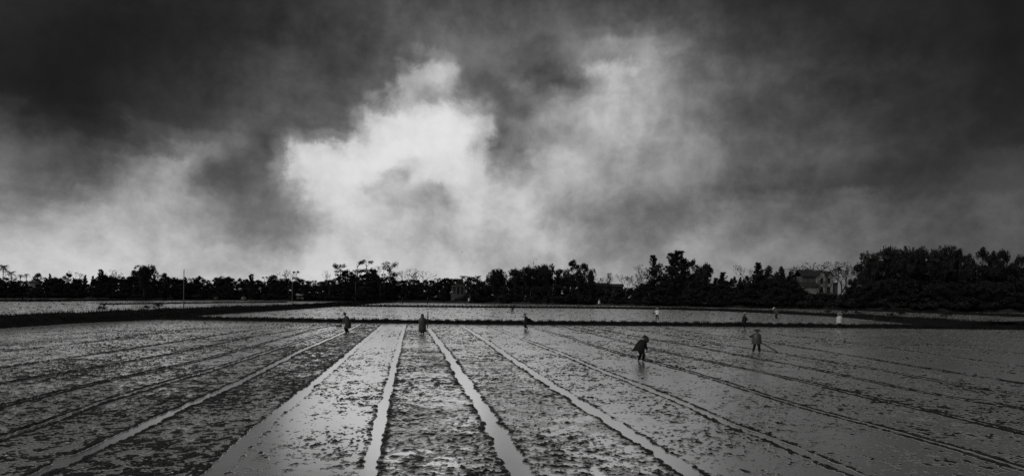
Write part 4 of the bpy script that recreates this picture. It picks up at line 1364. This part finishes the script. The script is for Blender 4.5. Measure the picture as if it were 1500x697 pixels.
def bird(px, py, d, span, bank, label):
    p = at_depth(px, py, d)
    e = empty('bird', p, 1.0); e.rotation_euler = (bank, .1, .8); tag(e, label, 'bird')
    m = MB(); s = span
    m.loft([[(x * s, r * s * math.cos(q * .785), r * s * math.sin(q * .785)) for q in range(8)] for x, r in ((-.26, .012), (-.16, .045), (0, .075), (.14, .06), (.2, .045), (.25, .042), (.31, .012))])
    m.add([(-.2 * s, -.03 * s, 0), (-.2 * s, .03 * s, 0), (-.36 * s, .07 * s, .005 * s), (-.36 * s, -.07 * s, .005 * s)], [(0, 1, 2, 3)])
    m.build('body', M_HAIR, e, True)
    for sg in (-1, 1):
        m = MB(); m.loft([[(.11 * s, sg * .05 * s, .03 * s), (-.1 * s, sg * .05 * s, .03 * s), (-.1 * s, sg * .05 * s, .01 * s), (.11 * s, sg * .05 * s, .01 * s)],
                          [(.14 * s, sg * .28 * s, .14 * s), (-.06 * s, sg * .27 * s, .13 * s), (-.06 * s, sg * .27 * s, .12 * s), (.14 * s, sg * .28 * s, .125 * s)],
                          [(-.04 * s, sg * .56 * s, .09 * s), (-.08 * s, sg * .55 * s, .09 * s), (-.08 * s, sg * .55 * s, .085 * s), (-.04 * s, sg * .56 * s, .085 * s)]])
        m.build('wing', M_HAIR, e)


bird(677, 369, 120, .42, .5, 'tiny dark bird in the bright sky above the porch house')
bird(1178, 267, 100, .32, .3, 'tiny dark bird in the grey sky high above the gabled house')
bird(353, 183, 110, .28, .4, 'tiny dark bird under the dark clouds at the left')

# ------------------------------------------------------------------ people
def ik(a, b, l1, l2, bend):
    """Middle joint of a two-bone limb from a to b."""
    v = b - a; L = min(v.length, (l1 + l2) * .999); v = v.normalized()
    e_ = a + v * L
    x = (l1 * l1 - l2 * l2 + L * L) / (2 * L); h = math.sqrt(max(0, l1 * l1 - x * x))
    n = (bend - v * bend.dot(v)).normalized()
    return a + v * x + n * h, e_


def skin_mesh(verts, edges, rad, material):
    me = bpy.data.meshes.new('body')
    bm = bmesh.new()
    ly = bm.verts.layers.skin.verify()
    vs = []
    for i, (p, r) in enumerate(zip(verts, rad)):
        v = bm.verts.new(p); v[ly].radius = (r, r) if not isinstance(r, tuple) else r; v[ly].use_root = (i == 0); vs.append(v)
    for a, b_ in edges:
        bm.edges.new((vs[a], vs[b_]))
    bm.to_mesh(me); bm.free()
    ob = bpy.data.objects.new('body_tmp', me); COL.objects.link(ob)
    sk = ob.modifiers.new('skin', 'SKIN'); sk.use_smooth_shade = True
    ob.modifiers.new('sub', 'SUBSURF').levels = 1
    dg = bpy.context.evaluated_depsgraph_get(); dg.update()
    out = bpy.data.meshes.new_from_object(ob.evaluated_get(dg))
    bpy.data.objects.remove(ob)
    out.name = 'body'; out.materials.clear(); out.materials.append(material)
    out.polygons.foreach_set('use_smooth', [True] * len(out.polygons))
    return out


def ring(c, axis, side, rs, rf, n=18, seed=0, fold=0.0):
    axis = axis.normalized(); s = (side - axis * side.dot(axis)).normalized(); f = s.cross(axis)
    out = []
    for q in range(n):
        a = q / n * 6.2832
        k = 1 + fold * (math.sin(a * 4 + seed) * .5 + math.sin(a * 7 + seed * 2.3) * .5)
        out.append(c + s * math.cos(a) * rs * k + f * math.sin(a) * rf * k)
    return out


def person(px, foot, top, label, heading, lean=10, head=None, hands=((.3, .25, .8), (.3, -.25, .8)), feet=((.0, .12), (.0, -.12)), hem=.55, coat=None, sleeves=True,
           trousers=M_TROUSER, hat=M_STRAW, hood=False, flare=.30, sway=(0, 0), legs_long=True, flap=None, bulk=1.0, cat='person', group=None, scale=None, loc=None):
    P = Vector((-.10 * math.sin(math.radians(lean)), 0, .82))
    la = math.radians(lean); s = Vector((math.sin(la), 0, math.cos(la)))
    hl = math.radians(lean * .9 + 12 if head is None else head); hd = Vector((math.sin(hl), 0, math.cos(hl)))
    fw = Vector((math.cos(hl), 0, -math.sin(hl)))
    N = P + s * .50
    V = []; E = []; R = []

    def add(p, r, par=None):
        V.append(tuple(p)); R.append(r)
        if par is not None: E.append((par, len(V) - 1))
        return len(V) - 1
    p0 = add(P, (.125, .105)); w = add(P + s * .18, (.115, .095), p0); c = add(P + s * .36, (.14, .105), w); n0 = add(N, .055, c)
    n1 = add(N + hd * .07, .05, n0); h0 = add(N + hd * .14 + fw * .02, .068, n1); h1 = add(N + hd * .21 + fw * .015, .088, h0); h2 = add(N + hd * .285, .06, h1)
    add(N + hd * .175 + fw * .105, .014, h0)
    for sg in (1, -1): add(N + hd * .19 + Vector((0, sg * .088, 0)), .014, h1)
    joints = {}
    for i, sg in enumerate((1, -1)):
        sh = P + s * .44 + Vector((0, sg * .175, 0))
        a0 = add(sh, .05, c)
        tgt = Vector(hands[i])
        el_, wr = ik(sh, tgt, .28, .25, Vector((-.6, sg * .6, -.5)))
        a1 = add(el_, .038, a0); a2 = add(wr, .024, a1)
        dr = (wr - el_).normalized(); sd_ = dr.cross(Vector((0, 0, 1)));
        sd_ = sd_.normalized() if sd_.length > .1 else Vector((0, 1, 0)); dn = dr.cross(sd_)
        pm = add(wr + dr * .06, (.03, .018), a2)
        for q in range(4):
            off = sd_ * (.03 - .02 * q)
            ln = (.032, .038, .035, .026)[q]
            f1 = add(wr + dr * (.085 + ln * .6) + off, .0085, pm); f2 = add(wr + dr * (.085 + ln * 1.4) + off + dn * .018, .008, f1); add(wr + dr * (.085 + ln * 1.5) + off + dn * .045, .007, f2)
        t1 = add(wr + dr * .05 + sd_ * .045 + dn * .01, .009, a2); add(wr + dr * .085 + sd_ * .05 + dn * .03, .008, t1)
        joints[sg] = (sh, el_, wr)
        hp = P + Vector((0, sg * .085, -.06))
        l0 = add(hp, .085, p0)
        ank = Vector((feet[i][0], feet[i][1], .05))
        kn, ank = ik(hp, ank, .40, .40, Vector((1, 0, .1)))
        l1 = add(kn, .055, l0); l2 = add(kn.lerp(ank, .35), .055, l1); l3 = add(ank, .034, l2)
        l4 = add(ank + Vector((.05, 0, -.05)), .036, l3); add(ank + Vector((.15, sg * .02, -.065)), .026, l4)
        joints[('leg', sg)] = (hp, kn, ank)
    e = bpy.data.objects.new('person', None); COL.objects.link(e)
    parts = [link('body', skin_mesh(V, E, R, M_SKIN), e)]
    Y = Vector((0, 1, 0)); seed = px * .37
    # trousers follow the legs
    m = MB()
    m.loft([ring(P + s * .12, s, Y, .15, .125), ring(P, s, Y, .165, .14), ring(P - s * .08, s, Y, .165, .13)])
    for sg in (1, -1):
        hp, kn, ank = joints[('leg', sg)]
        pts = [hp + Vector((0, 0, .05)), hp.lerp(kn, .5), kn, kn.lerp(ank, .45)]
        rr = [.115, .10, .082, .085]
        if legs_long: pts.append(kn.lerp(ank, .8)); rr.append(.08)
        m.tube(pts, rr, 10)
    parts.append(m.build('trousers', trousers, e, True))
    if coat:
        m = MB(); rings = []
        if hood: rings += [ring(N + hd * .33, hd, Y, .03, .03, 18), ring(N + hd * .27 - fw * .01, hd, Y, .10, .11), ring(N + hd * .16, hd, Y, .125, .13), ring(N + hd * .04, hd, Y, .12, .12)]
        else: rings += [ring(N + s * .02, s, Y, .075, .07)]
        k_ = bulk; rings += [ring(P + s * .46, s, Y, .19 * (.5 + .5 * k_), .12 * k_), ring(P + s * .38, s, Y, .215 * (.4 + .6 * k_), .155 * k_, seed=seed, fold=.02), ring(P + s * .18, s, Y, .23 * k_, .18 * k_, seed=seed, fold=.03)]
        ax = (s + Vector((0, 0, 1))).normalized()
        rings += [ring(P + Vector((0, 0, .02)), ax, Y, .235 * k_, .20 * k_, seed=seed, fold=.04)]
        zs = [P.z - (P.z - hem) * q for q in (.33, .66, 1.0)]
        for q, z in zip((.33, .66, 1.0), zs):
            rings.append(ring(Vector((P.x + sway[0] * q, sway[1] * q, z)), Vector((0, 0, 1)), Y, .235 * k_ + (flare - .235 * k_) * q, .20 * k_ + (flare * .9 - .20 * k_) * q, seed=seed, fold=.05 + .05 * q))
        m.loft(rings, True, False)
        o = m.build('raincoat' if hem < .7 else 'shirt', coat, e, True)
        o.modifiers.new('thick', 'SOLIDIFY').thickness = .006
        parts.append(o)
        if sleeves:
            for sg in (1, -1):
                sh, el_, wr = joints[sg]
                m = MB(); m.tube([sh + Vector((0, -sg * .05, .0)), sh.lerp(el_, .3), el_, el_.lerp(wr, .5), el_.lerp(wr, .86)], [.085, .082, .07, .064, .062], 10); parts.append(m.build('sleeve', coat, e, True))
    if flap:
        m = MB(); rows = []
        for j in range(6):
            t = j / 5; row = []
            for i in range(8):
                u = i / 7
                p = P + s * (.42 - .40 * u * (1 - .3 * t)) + Vector((0, 0, 0))
                p = p + Vector((flap[0], flap[1], flap[2])) * t * (1 - .55 * abs(u - .75)) + Vector((.03 * math.sin(u * 9 + t * 4), .03 * math.cos(u * 8 + t * 5), -.05 * t * t))
                row.append(p)
            rows.append(row)
        m.add([p for r in rows for p in r], [(j * 8 + i, j * 8 + i + 1, (j + 1) * 8 + i + 1, (j + 1) * 8 + i) for j in range(5) for i in range(7)])
        o = m.build('cape', coat, e, True); o.modifiers.new('thick', 'SOLIDIFY').thickness = .012
    if hat:
        m = MB(); c_ = N + hd * .24; n = 22
        prof = [(.02, .17), (.09, .125), (.17, .065), (.25, .0), (.248, -.008), (.165, .05), (.085, .105), (.0, .14)]
        m.loft([ring(c_ + hd * z, hd, Y, max(r, .003), max(r, .003), n) for r, z in prof], True, True)
        o = m.build('conical_hat', hat, e, True)
    else:
        m = MB(); m.loft([ring(N + hd * z - fw * o_, hd, Y, r, r * 1.05, 14, px, .03) for r, z, o_ in ((.085, .13, .035), (.098, .19, .022), (.10, .25, .012), (.085, .305, .005), (.04, .335, 0))])
        if not hood: m.build('hair', M_HAIR, e, True)
    bpy.context.view_layer.update()
    zt = max((Vector(c__)).z for o in e.children for c__ in o.bound_box)
    g = gnd(px, foot) if loc is None else loc
    sc = ((foot - top) / 1000 * g.y) / zt if scale is None else scale
    e.location = (g.x, g.y, g.z - .03); e.rotation_euler = (0, 0, math.radians(heading)); e.scale = (sc, sc, sc)
    tag(e, label, cat, group)
    bpy.context.view_layer.update()
    e['_'] = 0; del e['_']
    return e, {k: e.matrix_world @ v[2] for k, v in joints.items() if k in (1, -1)}


def rake(a, b, label, kind='rake', width=.5, r=.024):
    """Long handled tool from grip end a to the working head at b (world points)."""
    a = Vector(a); b = Vector(b)
    e = empty(kind, b); tag(e, label, kind)
    d = a - b
    m = MB(); m.tube([(0, 0, 0), d * .5, d], [r, r * .96, r * .9], 8); m.build('handle', M_WOOD, e, True)
    s = Vector((-d.y, d.x, 0)); s = s.normalized() if s.length > .05 else Vector((1, 0, 0))
    m = MB()
    if kind == 'rake':
        m.tube([-s * width / 2, s * width / 2], .025, 6)
        for k in range(9):
            p = s * width * (k / 8 - .5); m.tube([p, p + Vector((0, 0, -.10))], [.011, .006], 5)
        m.build('rake_head', M_IRON, e)
    elif kind == 'hoe':
        dn = d.normalized(); n = s.cross(dn)
        q = [-s * .11, s * .11, s * .09 + n * .24 - dn * .02, -s * .09 + n * .24 - dn * .02]
        m.add([p - dn * .008 for p in q] + [p + dn * .008 for p in q], [(3, 2, 1, 0), (4, 5, 6, 7), (0, 1, 5, 4), (1, 2, 6, 5), (2, 3, 7, 6), (3, 0, 4, 7)])
        m.build('blade', M_IRON, e)
    else:
        m.box((-.30, -.035, -.07), (.30, .035, .07)); m.build('levelling_board', M_WOOD, e)
    return e


# the man in the centre right, back bent under a dark cape and hat
person(938, 529, 489.5, 'bent man in a dark cape and tilted conical hat, standing nearest the camera', 32, 32, 64, hands=((.42, .12, .62), (.40, -.14, .58)), feet=((-.02, .17), (.04, -.15)),
       hem=.66, coat=M_CLOTH_D, sleeves=True, hat=M_STRAW_D, flare=.42, sway=(-.16, 0), bulk=1.45)
# the woman with the long rake
e, hd_ = person(1108, 516, 479.5, 'worker in a grey raincoat and wide hat pushing a long pole to the right', 62, 14, 30, hands=((.18, .42, 1.08), (.38, -.22, .74)), feet=((-.02, .22), (.02, -.2)),
                hem=.6, coat=M_CLOTH_M, hat=M_STRAW, flare=.31, bulk=1.2)
g = gnd(1138, 516)
rake(hd_[1] + (hd_[1] - Vector((g.x, g.y, .05))).normalized() * .12, (g.x, g.y, .05), 'long handled rake held by the worker in the wide hat', 'rake', .45, r=.032)
# bare headed man on the left
e, hd_ = person(509, 488, 456.5, 'bare headed stooped worker in a grey raincoat pulling a tool at the left', 172, 20, 30, hands=((.42, .06, .72), (.40, -.16, .66)), feet=((.02, .08), (-.06, -.08)),
                hem=.42, coat=M_CLOTH_M, hat=None, flare=.27, bulk=1.15)
g = gnd(496.5, 478.5)
rake(hd_[1], (g.x, g.y, .08), 'dark levelling tool lying on the mud left of the bare headed worker', 'levelling board')
# the hooded figure in the long cape
e, hd_ = person(618.5, 489, 458.5, 'hooded figure in a long grey cape seen from behind, beside an upright pole', 96, 4, 12, hands=((.2, .1, .95), (.15, -.34, 1.02)), feet=((.05, .09), (-.05, -.09)),
                hem=.2, coat=M_CLOTH_M, hat=None, hood=True, flare=.28, bulk=1.2)
g = gnd(626.6, 482)
rake((g.x + .03, g.y - .2, 1.75), (g.x, g.y - .2, .12), 'upright dark pole stuck in the mud beside the hooded figure', 'hoe', r=.05)
# the walker with the blowing cape on the dike
person(771, 481.5, 458, 'dark figure in a cape blowing out to the right, walking below the dike', 200, 12, 20, hands=((.22, .18, .80), (.2, -.2, .85)), feet=((.16, .06), (-.16, -.06)),
       hem=.55, coat=M_CLOTH_D, hat=M_STRAW_D, flare=.30, flap=(-.75, .1, -.10), bulk=1.2)
# white shirted sower
e, hd_ = person(963, 467, 450, 'sower in a white shirt, dark trousers and pale conical hat', 100, 6, 16, hands=((.12, .40, .92), (.12, -.38, .86)), feet=((0, .16), (0, -.18)), hem=.68, coat=M_CLOTH_W, hat=M_STRAW, flare=.27, bulk=1.15)
g = hd_[1]
m = MB(); n = 14
m.loft([[Vector((math.cos(q / n * 6.283) * r, math.sin(q / n * 6.283) * r, z)) for q in range(n)] for r, z in ((.10, -.1), (.2, -.06), (.26, .06), (.28, .08), (.26, .085), (.19, -.02), (.02, -.05))])
o = m.build('seed_basket', M_WOOD, None, True, g + Vector((-.12, 0, -.02))); tag(o, 'dark round seed basket held at the hip of the white shirted sower', 'basket')
# the slim dark one in front of the dike
person(1090, 481, 456.5, 'slim dark clad figure with pale hat, arm held out, standing before the dike', 20, 3, 14, hands=((.52, -.02, .98), (.25, -.16, .9)), feet=((.04, .06), (-.06, -.06)),
       hem=.52, coat=M_CLOTH_D, hat=M_STRAW, flare=.25, bulk=1.1)
# the hoer in the second field
e, hd_ = person(1138, 467, 449.5, 'man in grey shirt and pale hat hoeing to the left in the second field', 150, 28, 55, hands=((.50, .18, .66), (.45, -.12, .74)), feet=((.05, .15), (-.08, -.15)),
                hem=.70, coat=M_CLOTH_M, hat=M_STRAW_W, flare=.26, bulk=1.15)
g = gnd(1124, 467)
rake(hd_[-1], (g.x, g.y, .1), 'hoe swung by the man in grey shirt and pale hat', 'hoe')
# white raincoat
person(1229.5, 480.5, 457.5, 'worker in a long white raincoat and straw hat standing by the right dike', 60, 16, 34, hands=((.34, .34, .70), (.34, -.36, .64)), feet=((.03, .14), (-.03, -.13)),
       hem=.56, coat=M_CLOTH_L, hat=M_STRAW_W, flare=.31, bulk=1.15)
# the dark walker with a tool
e, hd_ = person(751, 457.5, 445.5, 'small dark walker leaning on a tool between the second and third dike', 168, 24, 36, hands=((.46, .1, .7), (.4, -.12, .74)), feet=((.2, .07), (-.2, -.07)),
                hem=.62, coat=M_CLOTH_D, hat=M_STRAW_D, flare=.22)
g = gnd(742.5, 456.8)
rake(hd_[1], (g.x, g.y, .08), 'short tool trailed by the small dark walker', 'hoe')

# far workers: three poses, copied
ORG = Vector((0, -60, 0))
far_proto = {
    'walk': person(100, 500, 490, 'far worker', 90, 8, 16, hands=((.3, .2, .8), (.25, -.24, .8)), feet=((.12, .08), (-.14, -.08)), hem=.58, coat=M_CLOTH_D, hat=M_STRAW_D, bulk=1.2, scale=1.0, loc=ORG)[0],
    'pale': person(101, 500, 490, 'far worker', 90, 14, 24, hands=((.36, .2, .7), (.3, -.24, .76)), feet=((.06, .1), (-.08, -.1)), hem=.5, coat=M_CLOTH_L, hat=M_STRAW_W, bulk=1.2, scale=1.0, loc=ORG)[0],
    'bent': person(102, 500, 490, 'far worker', 90, 68, 88, hands=((.62, .16, .34), (.6, -.14, .3)), feet=((.06, .14), (-.06, -.14)), hem=.62, coat=M_CLOTH_W, hat=M_STRAW_W, bulk=1.2, scale=1.0, loc=ORG)[0],
}


def copy_person(src):
    r = src.copy(); COL.objects.link(r)
    for ch in src.children:
        c = ch.copy(); COL.objects.link(c); c.parent = r
    return r


FARW = [
    ('bent', 585.5, 437, 431.5, 160, 'bent far worker in a pale hat at the end of the grassy bank'),
    ('walk', 593.5, 440, 433.5, 60, 'far figure just right of the bent worker by the grassy bank'),
    ('walk', 589.6, 445, 437, 80, 'dark far figure standing before the grassy bank end'),
    ('walk', 626.5, 445.2, 436.2, 100, 'dark far figure straight above the hooded figure'),
    ('bent', 638, 438, 432, 20, 'bent far worker up and right of the figure above the hood'),
    ('pale', 687, 443.8, 434.3, 40, 'far walker with pale load, below the porch house'),
    ('pale', 769, 439.5, 434, 100, 'pale far figure at the foot of the bamboo wood, above the caped walker'),
    ('walk', 783, 439.5, 434, 80, 'dark far figure right of the pale one under the bamboo wood'),
    ('pale', 808, 440.5, 434.8, 30, 'pale far figure left of the crumpled plastic sheet'),
    ('pale', 829, 440.5, 434.6, 120, 'pale far figure right of the crumpled plastic sheet'),
    ('walk', 841, 442.3, 435.8, 90, 'dark far figure under the big round tree'),
    ('walk', 858.5, 442, 436, 60, 'dark far figure, left one of two below the nodding bamboo'),
    ('walk', 864, 442.4, 436, 110, 'dark far figure, right one of two below the nodding bamboo'),
    ('pale', 877.5, 447.6, 438.6, 75, 'far figure standing alone between two dikes below the sheds'),
    ('walk', 889, 442.6, 436.4, 95, 'dark far figure below the sheds near the field edge'),
    ('bent', 897, 443.4, 438.8, 10, 'bent far worker with pale back right below the sheds'),
    ('bent', 950, 446.2, 440.8, 30, 'bent far worker in a pale hat above the white shirted sower'),
    ('pale', 984, 442.8, 437, 90, 'pale far figure below the highest spire tree'),
    ('bent', 1033.6, 447.2, 442, 150, 'bent far worker in a pale hat on the dike under the drooping tree'),
    ('walk', 1069.5, 449.2, 440, 70, 'dark far figure on the dike up and left of the slim dark figure'),
    ('bent', 1127, 444.6, 439.8, 170, 'bent far worker in a pale hat below the round topped wood'),
    ('walk', 1145, 450.5, 440.5, 50, 'dark far figure behind the man hoeing in grey'),
    ('pale', 1220, 446.3, 439.6, 110, 'pale far figure at the field edge below the gabled house'),
]
done = set()
for kd, px, foot, top, hdg, lab in FARW:
    src = far_proto[kd]
    o = src if kd not in done else copy_person(src)
    done.add(kd)
    u = (px - CX) / FPX
    hz = CY + ROLL * (px - CX)
    dd = CAM_H * 1000 / max(.5, foot - hz)
    dmax = land_edge(u) - 1
    z = 0.0
    if dd > dmax:
        dd = dmax; z = min(1.4, max(0.0, at_depth(px, foot, dd).z))
        if z > .3: dd = dmax + 3.0
    p = at_depth(px, foot, dd)
    H0 = 1.62 if kd != 'bent' else 1.05
    sc = (foot - top) / 1000 * dd / H0
    o.location = (p.x, dd, z - .03); o.rotation_euler = (0, 0, math.radians(hdg)); o.scale = (sc, sc, sc)
    tag(o, lab, 'person', 'workers far across the paddies')
